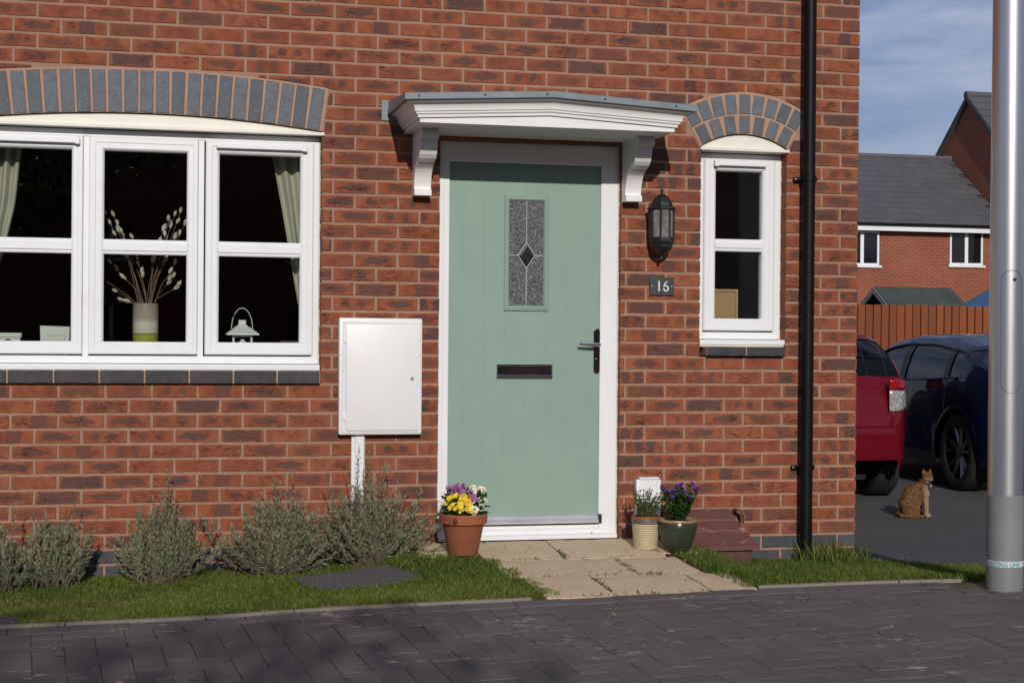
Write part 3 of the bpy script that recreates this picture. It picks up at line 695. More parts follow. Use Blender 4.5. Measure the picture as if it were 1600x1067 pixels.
# door ------------------------------------------------------
YF = .034
b = MB(); lx0, lx1, lz0, lz1 = 2.186, 3.030, .080, 2.006
prof = [(lx0, YF+.06), (lx0, YF+.016)]
gx = [lx0+.085+.1125*i for i in range(7)]
for q in gx: prof += [(q-.0022, YF+.016), (q, YF+.0168), (q+.0022, YF+.016)]
prof += [(lx1, YF+.016), (lx1, YF+.06)]
b.extrude([(p[0], p[1]) for p in prof], 'z', lz0, lz1); door = part(b, 'door', M['door'])
b = MB(); x0, x1 = DX0+.003, DX1-.003
prof = [(0, YF+.075), (0, YF+.004), (.004, YF), (.022, YF), (.026, YF+.003), (.052, YF+.003), (.056, YF+.007), (lx0-x0-.004, YF+.010), (lx0-x0-.004, YF+.075)]
V = []
for (i, y) in prof:
    xr = x1-i*(x1-lx1-.004)/(lx0-x0-.004); zt = DZ1-.003-i*(DZ1-.003-lz1-.004)/(lx0-x0-.004)
    V += [(x0+i, y, .03), (x0+i, y, zt), (xr, y, zt), (xr, y, .03)]
F = [(j*4+k, j*4+k+1, (j+1)*4+k+1, (j+1)*4+k) for j in range(len(prof)-1) for k in range(3)]
b.add(V, F); part(b, 'door_frame', M['upvc'], door)
b = MB(); b.box(x0-.004, x0-.0005, YF+.012, YF+.03, .0, DZ1); b.box(x1+.0005, x1+.006, YF-.002, YF+.03, .0, DZ1); part(b, 'seal', M['seal'], door)
b = MB(); b.box(lx0-.002, lx1+.002, YF+.012, YF+.03, lz0-.001, lz1+.002); 
b = MB(); b.extrude([(YF+.075, .004), (YF-.030, .004), (YF-.030, .022), (YF-.022, .027), (YF-.006, .030), (YF-.004, .052), (YF+.012, .056), (YF+.012, .072), (YF+.075, .072)], 'x', x0+.002, x1-.002); part(b, 'threshold', M['upvc'], door)
b = MB(); b.extrude([(YF+.0155, .128), (YF+.006, .124), (YF-.004, .108), (YF-.014, .094), (YF-.014, .084), (YF+.0155, .084)], 'x', lx0+.004, lx1-.004); part(b, 'weather_bar', M['alu'], door)
b = MB(); b.box(lx1-.016, lx1+.001, YF-.0145, YF+.012, .083, .129); b.box(lx0, lx1, YF+.0125, YF+.05, .0722, .0798); part(b, 'weather_bar_end', M['rubber'], door)
b = MB(); b.lathe([(0, .0), (.006, .0), (.006, .002), (0, .0025)], 12, 2.975, YF-.012, .0295); part(b, 'drain_cap', M['black'], door)
# glazed light
gx0, gx1, gz0, gz1 = 2.489, 2.731, 1.213, 1.824; y = YF+.016
b = MB(); L = [(0, y), (0, y-.006), (.004, y-.010), (.010, y-.010), (.014, y-.013), (.020, y-.013), (.028, y-.004), (.029, y+.004)]
V = []
for (i, yy) in L: V += [(gx0+i, yy, gz0+i), (gx1-i, yy, gz0+i), (gx1-i, yy, gz1-i), (gx0+i, yy, gz1-i)]
b.add(V, [(j*4+k, j*4+(k+1) % 4, (j+1)*4+(k+1) % 4, (j+1)*4+k) for j in range(len(L)-1) for k in range(4)]); part(b, 'glazing_frame', M['door'], door)
a0, a1, c0, c1 = gx0+.028, gx1-.028, gz0+.028, gz1-.028; cx, cz = (a0+a1)/2, (c0+c1)/2-.012; dw, dh = .046, .068; yg = y-.0012
for (xa, xb, za, zb_) in ((a0, cx, cz, c1), (cx, a1, cz, c1), (a0, cx, c0, cz), (cx, a1, c0, cz)):
    sx = 1 if xa < cx-.01 else -1; sz = 1 if za < cz-.01 else -1
    # quarter of the pane with the diamond corner cut off
    if sx > 0 and sz > 0: poly = [(a0, c0), (cx, c0), (cx, cz-dh), (cx-dw, cz), (a0, cz)]
    elif sx < 0 and sz > 0: poly = [(cx, c0), (a1, c0), (a1, cz), (cx+dw, cz), (cx, cz-dh)]
    elif sx > 0: poly = [(a0, cz), (cx-dw, cz), (cx, cz+dh), (cx, c1), (a0, c1)]
    else: poly = [(cx+dw, cz), (a1, cz), (a1, c1), (cx, c1), (cx, cz+dh)]
    b = MB(); b.extrude(poly, 'y', yg, yg+.004); part(b, 'pane', M['obscure'], door)
b = MB(); b.add([(cx-dw, yg-.001, cz), (cx, yg-.001, cz-dh), (cx+dw, yg-.001, cz), (cx, yg-.001, cz+dh), (cx-dw*.62, yg-.005, cz), (cx, yg-.005, cz-dh*.62), (cx+dw*.62, yg-.005, cz), (cx, yg-.005, cz+dh*.62)], [(0, 1, 5, 4), (1, 2, 6, 5), (2, 3, 7, 6), (3, 0, 4, 7), (4, 5, 6, 7)])
part(b, 'diamond_pane', M['bevel_glass'], door)
b = MB()
for p0, p1 in (((cx, c1), (cx, cz+dh)), ((cx, c0), (cx, cz-dh)), ((a0, cz), (cx-dw, cz)), ((a1, cz), (cx+dw, cz)), ((cx-dw, cz), (cx, cz+dh)), ((cx, cz+dh), (cx+dw, cz)), ((cx+dw, cz), (cx, cz-dh)), ((cx, cz-dh), (cx-dw, cz))):
    b.tube([(p0[0], yg-.001, p0[1]), (p1[0], yg-.001, p1[1])], .0026, 6)
part(b, 'lead_strip', M['lead_came'], door)
# letter plate
lp = (2.452, 2.757, .858, .930); y = YF+.016
b = MB(); b.ring(lp[0], lp[1], lp[2], lp[3], .008, y-.012, y, .003); b.box(lp[0], lp[1], y-.016, y-.001, lp[2]-.001, lp[2]+.014, .003); part(b, 'letter_plate', M['chrome'], door)
b = MB(); b.box(lp[0]+.008, lp[1]-.008, y-.010, y-.0005, lp[2]+.012, lp[3]-.006, .003); part(b, 'letter_flap', M['letter'], door)
# handle
b = MB(); xh = 3.003; poly = []
for i in range(13): t = math.pi*i/12; poly.append((xh+.0155*math.cos(t), 1.105+.0155*math.sin(t)))
for i in range(13): t = math.pi+math.pi*i/12; poly.append((xh+.0155*math.cos(t), .900+.0155*math.sin(t)))
b.extrude(poly, 'y', y-.010, y); part(b, 'handle_plate', M['letter'], door)
b = MB(); poly2 = [(xh+(p[0]-xh)*1.16, 1.0025+(p[1]-1.0025)*1.02) for p in poly]; b.extrude(poly2, 'y', y-.005, y-.0003); part(b, 'handle_plate_edge', M['chrome'], door)
b = MB(); b.tube([(xh, y-.008, 1.036), (xh, y-.046, 1.036), (xh-.012, y-.052, 1.036), (xh-.05, y-.054, 1.036), (xh-.112, y-.056, 1.040)], [.0105, .0105, .010, .0085, .0065], 12); part(b, 'lever', M['chrome'], door, True)
b = MB(); b.lathe([(0, 0), (.008, 0), (.008, .022), (0, .022)], 12); 
bb = MB(); bb.tube([(xh, y-.009, .955), (xh, y-.016, .955)], .0085, 12); bb.box(xh-.0012, xh+.0012, y-.021, y-.016, .948, .966); part(bb, 'lock_cylinder', M['chrome'], door)

# canopy ------------------------------------------------------
XL, XR, D0 = 1.940, 3.248, .488; XC = (XL+XR)/2
def ztop(x, e=0): return 2.136+.040*(1-min(abs(x-XC)/(XR-XC+.09), 1))
def rings(spec):
    V = []; F = []; cols = [0, 0, .25, .5, .75, 1, 1]
    for (o, dz, flat) in spec:
        xl, xr = XL-o, XR+o
        for i, t in enumerate(cols):
            x = xl+(xr-xl)*t; yy = 0.001 if i in (0, 6) else -(D0+o); V.append((x, yy, (2.1195 if flat else ztop(x)+dz)))
    n = len(cols)
    for j in range(len(spec)-1):
        for i in range(n-1): F.append((j*n+i, j*n+i+1, (j+1)*n+i+1, (j+1)*n+i))
    return V, F
sp1 = [(0, 0, True), (0, 0, False), (.012, .0005, False), (.013, .012, False), (.017, .015, False), (.022, .018, False), (.0225, .027, False), (.030, .029, False), (.031, .036, False), (.034, .048, False), (.041, .060, False), (.053, .069, False), (.068, .0735, False), (.0685, .078, False)]
b = MB(); V, F = rings(sp1); b.add(V, F)
b.add([(XL, .001, 2.1195), (XL, -D0, 2.1195), (XR, -D0, 2.1195), (XR, .001, 2.1195)], [(0, 1, 2, 3)])
canopy = part(b, 'canopy', M['canopy_white'], smooth=True)
V, F = rings([(.060, .0785, False), (.087, .0785, False), (.0885, .080, False), (.088, .108, False), (.084, .111, False)])
top = len(V)-7; V2 = [(XL-.084, .001, 2.285), (XC, .001, 2.36), (XR+.084, .001, 2.285)]
b = MB(); b.add(V+V2, F+[(top+1, top+2, top+3, len(V)+1, len(V)), (top+3, top+4, top+5, len(V)+2, len(V)+1), (top, top+1, len(V)), (top+5, top+6, len(V)+2)])
part(b, 'canopy_roof', M['lead'], canopy)
b = MB(); b.box(1.822, 3.385, -.006, -.0025, 2.186, 2.290, .001); part(b, 'canopy_flange', M['lead'], canopy)
for t in (.045, .265, .475, .675, .925):
    x = XL-.088+(XR-XL+.176)*t; b = MB(); zc_ = ztop(x)+.095; b.tube([(x, -(D0+.0875), zc_), (x, -(D0+.0925), zc_)], .0055, 10); part(b, 'screw', M['iron'], canopy)
BP = [(0, 1.80), (.078, 1.80), (.078, 1.829), (.060, 1.834), (.058, 1.845), (.062, 1.865), (.072, 1.892), (.084, 1.914), (.098, 1.931), (.116, 1.944), (.140, 1.953), (.142, 1.960), (.170, 1.966), (.198, 1.977), (.220, 1.995), (.236, 2.018), (.244, 2.042), (.246, 2.062), (.262, 2.064), (.264, 2.072), (.288, 2.074), (.290, 2.096), (.276, 2.098), (.276, 2.1185), (0, 2.1185)]
for xa in (1.985, 3.122):
    b = MB(); b.extrude([(-p[0], p[1]) for p in BP], 'x', xa, xa+.088); part(b, 'bracket', M['canopy_white'], canopy)

# ------------------------------------------------------------------ things fixed to the front wall
# downpipe
dp = tag(empty('downpipe', (4.171, -.062, -.12)), 'black plastic rain downpipe running down the brick wall near its corner', 'downpipe')
def at(b, name, mat, parent, smooth=False, attr=None):     # world-built mesh under an unrotated empty
    o = b.build(name, mat, parent, smooth, attr=attr); o.location = -parent.location; return o
b = MB(); b.lathe([(.034, -.12), (.034, 5.1)], 24, 4.171, -.062, 0); at(b, 'pipe', M['black'], dp, True)
for z in (.373, 1.952):
    b = MB(); b.lathe([(.035, -.018), (.0385, -.016), (.0385, .016), (.035, .018)], 24, 4.171, -.062, z); b.box(4.100, 4.236, -.028, -.012, z-.012, z+.012, .004); b.box(4.112, 4.230, -.036, .0, z-.008, z+.008); at(b, 'clip', M['black'], dp, True)
    for x in (4.107,):
        b = MB(); b.tube([(x, -.0275, z), (x, -.0305, z)], .0045, 10); at(b, 'screw', M['alu'], dp)
# meter cabinet
mc = tag(empty('meter_cabinet', (1.82, -.001, .57)), 'white plastic meter cabinet on the wall between window and front door', 'cabinet')
b = MB(); b.box(1.604, 2.034, -.066, -.0015, .568, 1.166, .010); at(b, 'frame', M['box_white'], mc, True)
b = MB(); b.ring(1.622, 2.026, .578, 1.150, .016, -.0695, -.0655, .003); at(b, 'rim', M['box_white'], mc)
b = MB(); b.box(1.640, 2.014, -.0775, -.067, .590, 1.128, .004); mcd = at(b, 'door', M['box_white'], mc, True)
for z in (.655, 1.05):
    b = MB(); b.box(1.625, 1.641, -.075, -.0695, z-.014, z+.014, .002); b.box(1.629, 1.633, -.077, -.0745, z-.006, z+.006); b.build('hinge', M['box_white'], mcd)
b = MB(); b.tube([(1.980, -.0775, .856), (1.980, -.082, .856)], .0075, 14); b.build('lock', M['iron'], mcd)
b = MB(); b.tube([(1.980, -.0815, .856), (1.980, -.0835, .856)], .0038, 10); b.build('lock_pin', M['alu'], mcd)
b = MB(); n = 28; V = []; F = []
for i in range(n):
    t = 2*math.pi*i/n
    for r_, yy in ((.0125, -.0774), (.0135, -.0788), (.0147, -.0774)): V.append((1.955+r_*math.cos(t), yy, .624+r_*math.sin(t)))
for i in range(n):
    k = (i+1) % n; F += [(i*3, k*3, k*3+1, i*3+1), (i*3+1, k*3+1, k*3+2, i*3+2)]
b.add(V, F); b.build('embossed_ring', M['box_white'], mcd)
b = MB(); prof = [(1.676, -.0015), (1.676, -.022), (1.682, -.026), (1.692, -.026), (1.696, -.034), (1.738, -.034), (1.742, -.026), (1.746, -.022), (1.746, -.0015)]
b.extrude(prof, 'z', -.16, .5675); at(b, 'cable_duct', M['box_white'], mc)
# number plaque
pq = tag(empty('house_number_plaque', (3.348, -.001, 1.353)), 'small dark slate plaque with white number 16 below the wall lantern', 'sign')
b = MB(); b.box(3.279, 3.417, -.012, -.0015, 1.305, 1.402, .0015); at(b, 'slate', M['slate'], pq)
def stroke(b, pts, ws, y0=-.0135, y1=-.0115):
    V = []; n = len(pts)
    for i, p in enumerate(pts):
        d = Vector(pts[min(i+1, n-1)])-Vector(pts[max(i-1, 0)]); d.normalize(); q = Vector((-d.y, d.x))*ws[i]/2
        for yy in (y0, y1): V += [(p[0]+q.x, yy, p[1]+q.y), (p[0]-q.x, yy, p[1]-q.y)]
    F = []
    for i in range(n-1):
        a = i*4; F += [(a, a+1, a+5, a+4), (a, a+4, a+6, a+2), (a+1, a+3, a+7, a+5)]
    F += [(0, 2, 3, 1), (n*4-4, n*4-3, n*4-1, n*4-2)]; b.add(V, F)
b = MB(); stroke(b, [(3.3315, 1.328), (3.3315, 1.382)], [.0072, .0072]); stroke(b, [(3.3315, 1.3795), (3.324, 1.3755)], [.004, .003]); stroke(b, [(3.325, 1.3285), (3.338, 1.3285)], [.0025, .0025])
at(b, 'digit_one', M['number'], pq)
b = MB(); pts = [(3.3775, 1.381), (3.3675, 1.373), (3.3605, 1.360), (3.3585, 1.345)]; ws = [.0035, .005, .0068, .0075]
for i in range(1, 19):
    t = math.pi-.05+2*math.pi*i/18; pts.append((3.3705+.012*math.cos(t), 1.3425+.0145*math.sin(t))); ws.append(.0045+.003*abs(math.cos(t)))
stroke(b, pts, ws); at(b, 'digit_six', M['number'], pq)
for x in (3.2925, 3.4035):
    b = MB(); b.tube([(x, -.0115, 1.3535), (x, -.0135, 1.3535)], .0028, 10); at(b, 'dot', M['number'], pq)
# wall lantern
wl = tag(empty('wall_lantern', (3.345, -.002, 1.64)), 'black metal half lantern with clear panes on the wall above the number plaque', 'lamp')
lx, ly = 3.320, -.080
def poly_lathe(b, prof, n=8, ph=math.pi/8): b.lathe(prof, n, lx, ly, 0, ph, ph+2*math.pi)
b = MB(); poly_lathe(b, [(.004, 1.842), (.020, 1.838), (.040, 1.822), (.054, 1.796), (.060, 1.776), (.078, 1.768), (.080, 1.762), (.064, 1.756), (.0, 1.756)]); at(b, 'roof', M['iron'], wl)
b = MB(); b.lathe([(.0, 1.872), (.008, 1.868), (.0095, 1.860), (.006, 1.853), (.005, 1.846), (.010, 1.840), (.0, 1.838)], 12, lx, ly, 0); at(b, 'finial', M['iron'], wl, True)
b = MB(); poly_lathe(b, [(.0, 1.612), (.066, 1.612), (.067, 1.600), (.066, 1.585), (.060, 1.572), (.059, 1.560), (.050, 1.545), (.034, 1.528), (.014, 1.514), (.0, 1.512)]); at(b, 'bowl', M['iron'], wl)
b = MB(); b.lathe([(.0, 1.514), (.007, 1.510), (.009, 1.500), (.005, 1.494), (.0, 1.486)], 12, lx, ly, 0); at(b, 'drop_finial', M['iron'], wl, True)
for i in range(8):
    t = math.pi/8+i*math.pi/4; t2 = t+math.pi/4; px_, py_ = lx+.064*math.cos(t), ly+.064*math.sin(t)
    b = MB(); b.tube([(px_, py_, 1.610), (px_, py_, 1.758)], .0058, 6); at(b, 'bar', M['iron'], wl)
    if math.sin(t+math.pi/8) < .5:
        b = MB(); c0 = Vector((lx+.062*math.cos(t), ly+.062*math.sin(t))); c1 = Vector((lx+.062*math.cos(t2), ly+.062*math.sin(t2)))
        b.add([(c0.x, c0.y, 1.612), (c1.x, c1.y, 1.612), (c1.x, c1.y, 1.756), (c0.x, c0.y, 1.756)], [(0, 1, 2, 3)]); at(b, 'pane', M['lantern_glass'], wl)
b = MB(); b.box(lx-.045, lx+.045, -.018, -.0015, 1.56, 1.80, .004); b.box(lx-.03, lx+.03, -.06, -.016, 1.575, 1.60); at(b, 'back_plate', M['iron'], wl)
M['bulb'] = simple('bulb_glass', (.75, .73, .70), .1, var=.05)
b = MB(); b.lathe([(.012, 1.612), (.013, 1.640), (.016, 1.650), (.026, 1.680), (.024, 1.700), (.012, 1.716), (.0, 1.720)], 16, lx, ly, 0); at(b, 'bulb', M['bulb'], wl, True)
# semi-concealed gas box, gas pipe, white vent cover
gb = tag(empty('gas_meter_box', (3.66, -.12, -.12)), 'brown plastic meter box with scuffed sloping lid standing against the wall', 'meter box')
b = MB(); V = []; x0, x1 = 3.36, 3.745; steps = [(-.022, .140), (-.075, .102), (-.078, .094), (-.138, .052), (-.141, .044), (-.225, -.016), (-.240, -.020), (-.240, -.045)]
for (yy, zz) in steps:
    t = (yy+.022)/(-.24+.022); V += [(x0-.06*t, yy, zz), (x1+.085*t, yy, zz)]
V += [(x0-.06, -.20, -.045), (x1+.085, -.20, -.045), (x0, -.003, -.04), (x1, -.003, -.04), (x0, -.003, .150), (x1, -.003, .150)]
F = [(2*i, 2*i+1, 2*i+3, 2*i+2) for i in range(9)]+[(18, 19, 21, 20), (20, 21, 1, 0)]; F += [tuple(range(0, 21, 2)), tuple(range(1, 22, 2))]
b.add(V, F); at(b, 'lid', M['gaslid'], gb)
b = MB(); b.box(3.335, 3.80, -.215, -.004, -.26, -.0455, .003); at(b, 'base', M['pipe_brown'], gb)
gp_ = tag(empty('gas_pipe', (3.80, -.03, .10)), 'short bent brown pipe entering the wall above the brown meter box', 'pipe')
b = MB(); b.tube([(3.776, .004, .138), (3.776, -.025, .140), (3.782, -.042, .138), (3.796, -.046, .128), (3.802, -.046, .112), (3.802, -.046, .082), (3.800, -.046, .072)], .0135, 12); at(b, 'elbow', M['pipe_brown'], gp_, True)
b = MB(); b.tube([(3.783, -.010, .128), (3.783, -.012, .080), (3.793, -.03, .066)], .008, 8); at(b, 'stub', M['pipe_brown'], gp_, True)
vc = tag(empty('vent_cover', (3.27, -.001, .03)), 'white plastic vent cover low on the wall behind the flower pots', 'vent')
b = MB(); b.box(3.204, 3.342, -.045, -.0015, .012, .318, .006); at(b, 'cover', M['box_white'], vc, True)
b = MB(); b.box(3.220, 3.330, -.050, -.0015, .3185, .330, .003); at(b, 'cap', M['box_white'], vc)
for i in range(9):
    b = MB(); b.box(3.222+i*.012, 3.227+i*.012, -.049, -.0455, .285, .317); at(b, 'rib', M['box_white'], vc)

# ------------------------------------------------------------------ things inside the windows
M['curtain'] = simple('curtain_green', (.50, .49, .40), .9, var=.08, scale=8)
def curtain(label, fn, z0, z1, folds):
    V = []; F = []; nz_, nu = 30, 60
    for j in range(nz_+1):
        z = z0+(z1-z0)*j/nz_; xa, xb = fn(z)
        for i in range(nu+1):
            t = i/nu; V.append((xa+(xb-xa)*t, .225+.022*math.sin(t*folds*2*math.pi)+.006*math.sin(t*folds*5+z*3), z))
    for j in range(nz_):
        for i in range(nu): a = j*(nu+1)+i; F.append((a, a+1, a+nu+2, a+nu+1))
    b = MB(); b.add(V, F); o = b.build('curtain', M['curtain'], None, True); o.modifiers.new('solid', 'SOLIDIFY').thickness = .002
    tag(o, label, 'curtain', None)
curtain('pale green curtain gathered at the right side of the wide window', lambda z: (lerp(z, [.92, 1.1, 1.25, 1.73, 2.1], [1.47, 1.455, 1.42, 1.335, 1.265]), 1.56), .93, 2.11, 4)
curtain('pale green curtain gathered at the left side of the wide window', lambda z: (-.29, lerp(z, [.92, 1.1, 1.25, 1.46, 1.73, 2.1], [-.20, -.19, -.15, -.06, .0, .035])), .93, 2.11, 6)
# vase with dried branches
g = G('vase_glaze'); z = g.sep(g.pos())[2]; cr = g.n('ShaderNodeValToRGB'); e = cr.color_ramp.elements
e[0].position = 0; e[0].color = (.22, .25, .025, 1); e[1].position = 1; e[1].color = (.27, .22, .185, 1)
for q, c in ((.48, (.30, .32, .05, 1)), (.50, (.16, .17, .04, 1)), (.53, (.50, .47, .39, 1)), (.66, (.55, .51, .44, 1)), (.76, (.34, .28, .24, 1))): x = e.new(q); x.color = c
g.t.links.new(g.ss(z, .915, 1.232), cr.inputs[0]); cr.color_ramp.interpolation = 'EASE'
g2 = g.n('ShaderNodeMapRange'); g.t.links.new(z, g2.inputs[0]); g2.inputs[1].default_value = .915; g2.inputs[2].default_value = 1.232; g.t.links.new(g2.outputs[0], cr.inputs[0])
M['vase'] = g.fin(cr.outputs[0], .25)
VX, VY = .642, .205
vs = tag(empty('vase', (VX, VY, .9155)), 'cream and green glazed vase holding dried seed branches on the window board', 'vase')
b = MB(); b.lathe([(.0, .9155), (.060, .9155), (.064, .925), (.065, 1.20), (.063, 1.228), (.060, 1.231), (.056, 1.226), (.056, 1.05), (0, 1.05)], 32, VX, VY, 0); at(b, 'body', M['vase'], vs, True)
M['twig'] = simple('dried_twig', (.22, .13, .10), .8); M['pod'] = simple('dried_seed_pod', (.56, .52, .42), .75, var=.2, scale=40)
rr = random.Random(5)
def pod(b, p, d, L):
    d = d.normalized(); pts = [p+d*L*t for t in (0, .2, .5, .8, 1)]; b.tube(pts, [.002, L*.2, L*.27, L*.17, .001], 7)
br = []
ends = [(-.20, .45), (-.16, .44), (-.14, .40), (-.12, .35), (-.10, .27), (-.065, .33), (-.04, .22), (.03, .25), (.05, .29), (.08, .37), (.11, .42), (.14, .45), (.17, .47), (.14, .33), (.19, .40), (.20, .29), (-.17, .20), (.13, .13), (-.14, .055), (-.11, .01), (.155, .085), (-.21, .12)]
for k, (dx, dz) in enumerate(ends):
    bt_ = MB(); bp_ = MB(); ey = rr.uniform(-.05, .09); p0 = Vector((VX+rr.uniform(-.03, .03), VY+rr.uniform(-.02, .02), 1.15)); p3 = Vector((VX+dx, VY+ey, 1.232+dz)); p1 = p0.lerp(p3, .33)+Vector((0, 0, .05)); p2 = p0.lerp(p3, .7)+Vector((0, 0, .02))
    bt_.tube([p0, p1, p2, p3], [.0024, .002, .0014, .001], 5)
    for q in range(rr.randint(1, 3) if dz < .2 else rr.randint(2, 4)):
        t = 1-.2*q*rr.uniform(.7, 1.2); pp = p2.lerp(p3, (t-.6)/.4) if t > .6 else p1.lerp(p2, max(t, .3)/.6); d = (p3-p2).normalized()+Vector((rr.uniform(-.5, .5), rr.uniform(-.4, .4), rr.uniform(0, .4)))
        pod(bp_, pp, d, rr.uniform(.032, .046))
    o = at(bt_, 'twig', M['twig'], vs); bp_.build('seed_pod', M['pod'], o, True)
# candle lantern
M['white_tin'] = simple('white_tin', (.62, .65, .63), .5, var=.06, scale=10)
cl = tag(empty('candle_lantern', (1.13, .2, .9155)), 'small white tin candle lantern with wire handle on the window board', 'lantern')
b = MB()
for sx in (-1, 1):
    for sy in (-1, 1): b.box(1.13+sx*.046-.005, 1.13+sx*.046+.005, .2+sy*.046-.005, .2+sy*.046+.005, .9255, 1.072)
b.box(1.076, 1.184, .146, .254, .9155, .9255); b.box(1.080, 1.180, .15, .25, 1.062, 1.0735); at(b, 'frame', M['white_tin'], cl)
b = MB(); b.lathe([(.118, 1.0735), (.116, 1.080), (.030, 1.125), (.026, 1.127), (.026, 1.150), (.0, 1.152)], 4, 1.13, .2, 0, math.pi/4, math.pi/4+2*math.pi); at(b, 'roof', M['white_tin'], cl)
b = MB(); b.tube([(1.13-.054*math.cos(t), .2, 1.105+.108*math.sin(t)) for t in [math.pi*i/16 for i in range(17)]], .0022, 6); at(b, 'handle', M['white_tin'], cl, True)
for i, yy in enumerate((.1505, .2495)):
    b = MB(); b.box(1.087, 1.173, yy-.001, yy+.001, .927, 1.061); at(b, 'pane', M['glass'], cl)
b = MB(); b.box(1.12, 1.14, .147, .149, 1.02, 1.05); b.box(1.112, 1.148, .1472, .149, 1.031, 1.039); at(b, 'ornament', M['white_tin'], cl)
M['card'] = simple('white_card', (.58, .60, .58), .7, var=.04)
pf = tag(empty('picture_stand', (.20, .2, .9155)), 'white rectangular picture stand with inset panel on the window board', 'picture stand')
b = MB(); b.extrude([(.128, .9155), (.262, .9155), (.268, 1.108), (.124, 1.112)], 'y', .195, .210); at(b, 'board', M['card'], pf)
b = MB(); b.ring(.158, .245, .95, 1.07, .006, .191, .195, .001); at(b, 'inset_frame', M['white_tin'], pf)
bx = tag(empty('trinket_box', (-.03, .2, .9155)), 'white wooden trinket box with dark scroll clasp on the window board', 'box')
b = MB(); b.box(-.10, .030, .17, .26, .9155, 1.052, .003); at(b, 'case', M['card'], bx)
b = MB(); b.box(-.106, .036, .164, .266, 1.0525, 1.075, .004); at(b, 'lid', M['card'], bx)
b = MB(); b.tube([(-.03+.016*math.cos(t)*(1-t/9), .166, 1.03+.016*math.sin(t)*(1-t/9)) for t in [i*.5 for i in range(15)]], .0025, 6); at(b, 'clasp', M['iron'], bx)
sm = tag(empty('dark_tray', (1.38, .2, .9155)), 'low dark wooden tray at the right end of the window board', 'tray')
b = MB(); b.box(1.325, 1.43, .16, .24, .9155, 1.045, .003); at(b, 'box', simple('dark_wood', (.05, .035, .025), .6), sm)
g = G('cork_board'); p = g.pos(); M['cork'] = g.fin(g.mix(g.noise(160, 3, .6, p), (.42, .27, .13), (.34, .21, .10)), .9)
cb = tag(empty('cork_board', (3.77, .21, 1.0455)), 'tan cork board leaning inside the narrow window', 'board')
b = MB(); b.box(3.62, 3.853, .200, .206, 1.0455, 1.338, .001); at(b, 'panel', M['cork'], cb)
b = MB(); b.ring(3.61, 3.865, 1.0455, 1.350, .013, .192, .214, .002); at(b, 'frame', simple('pale_wood', (.45, .31, .17), .6), cb)
for x_, h_, nm, c_ in ((3.905, .095, 'clear bottle', (.32, .33, .34)), (3.958, .075, 'amber bottle', (.36, .24, .15))):
    o = tag(empty('small_bottle', (x_, .2, 1.0455)), 'small %s standing beside the cork board inside the narrow window' % nm, 'bottle')
    b = MB(); b.lathe([(0, 1.0455), (.016, 1.0455), (.017, 1.06), (.017, 1.0455+h_), (.007, 1.065+h_), (.007, 1.09+h_), (0, 1.09+h_)], 16, x_, .2, 0); at(b, 'body', simple('bottle_'+nm[:5], c_, .2), o, True)

# ------------------------------------------------------------------ plants
def leaf_mat(name, cols, rough=.6, trans=.25):
    g = G(name); rn = g.sep(g.attr('rnd').outputs['Vector']); cr = g.n('ShaderNodeValToRGB'); e = cr.color_ramp.elements
    e[0].color = (*cols[0], 1); e[1].color = (*cols[-1], 1)
    for i, c in enumerate(cols[1:-1]): x = e.new((i+1)/(len(cols)-1)); x.color = (*c, 1)
    g.t.links.new(rn[0], cr.inputs[0]); g.fin(cr.outputs[0], rough, 0, .25)
    tl = g.n('ShaderNodeBsdfTranslucent'); g.t.links.new(cr.outputs[0], tl.inputs[0]); mxs = g.n('ShaderNodeMixShader'); mxs.inputs[0].default_value = trans
    g.t.links.new(g.b.outputs[0], mxs.inputs[1]); g.t.links.new(tl.outputs[0], mxs.inputs[2]); g.t.links.new(mxs.outputs[0], g.out.inputs[0]); return g.m
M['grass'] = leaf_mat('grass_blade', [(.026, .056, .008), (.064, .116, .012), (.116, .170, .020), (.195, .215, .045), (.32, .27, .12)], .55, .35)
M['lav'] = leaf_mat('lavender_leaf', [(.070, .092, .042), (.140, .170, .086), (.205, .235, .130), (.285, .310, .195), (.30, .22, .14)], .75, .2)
M['stem'] = simple('woody_stem', (.16, .125, .085), .85, var=.25, scale=30)
M['leaf'] = leaf_mat('green_leaf', [(.015, .045, .010), (.03, .085, .018), (.06, .13, .025), (.12, .18, .05)], .5, .3)
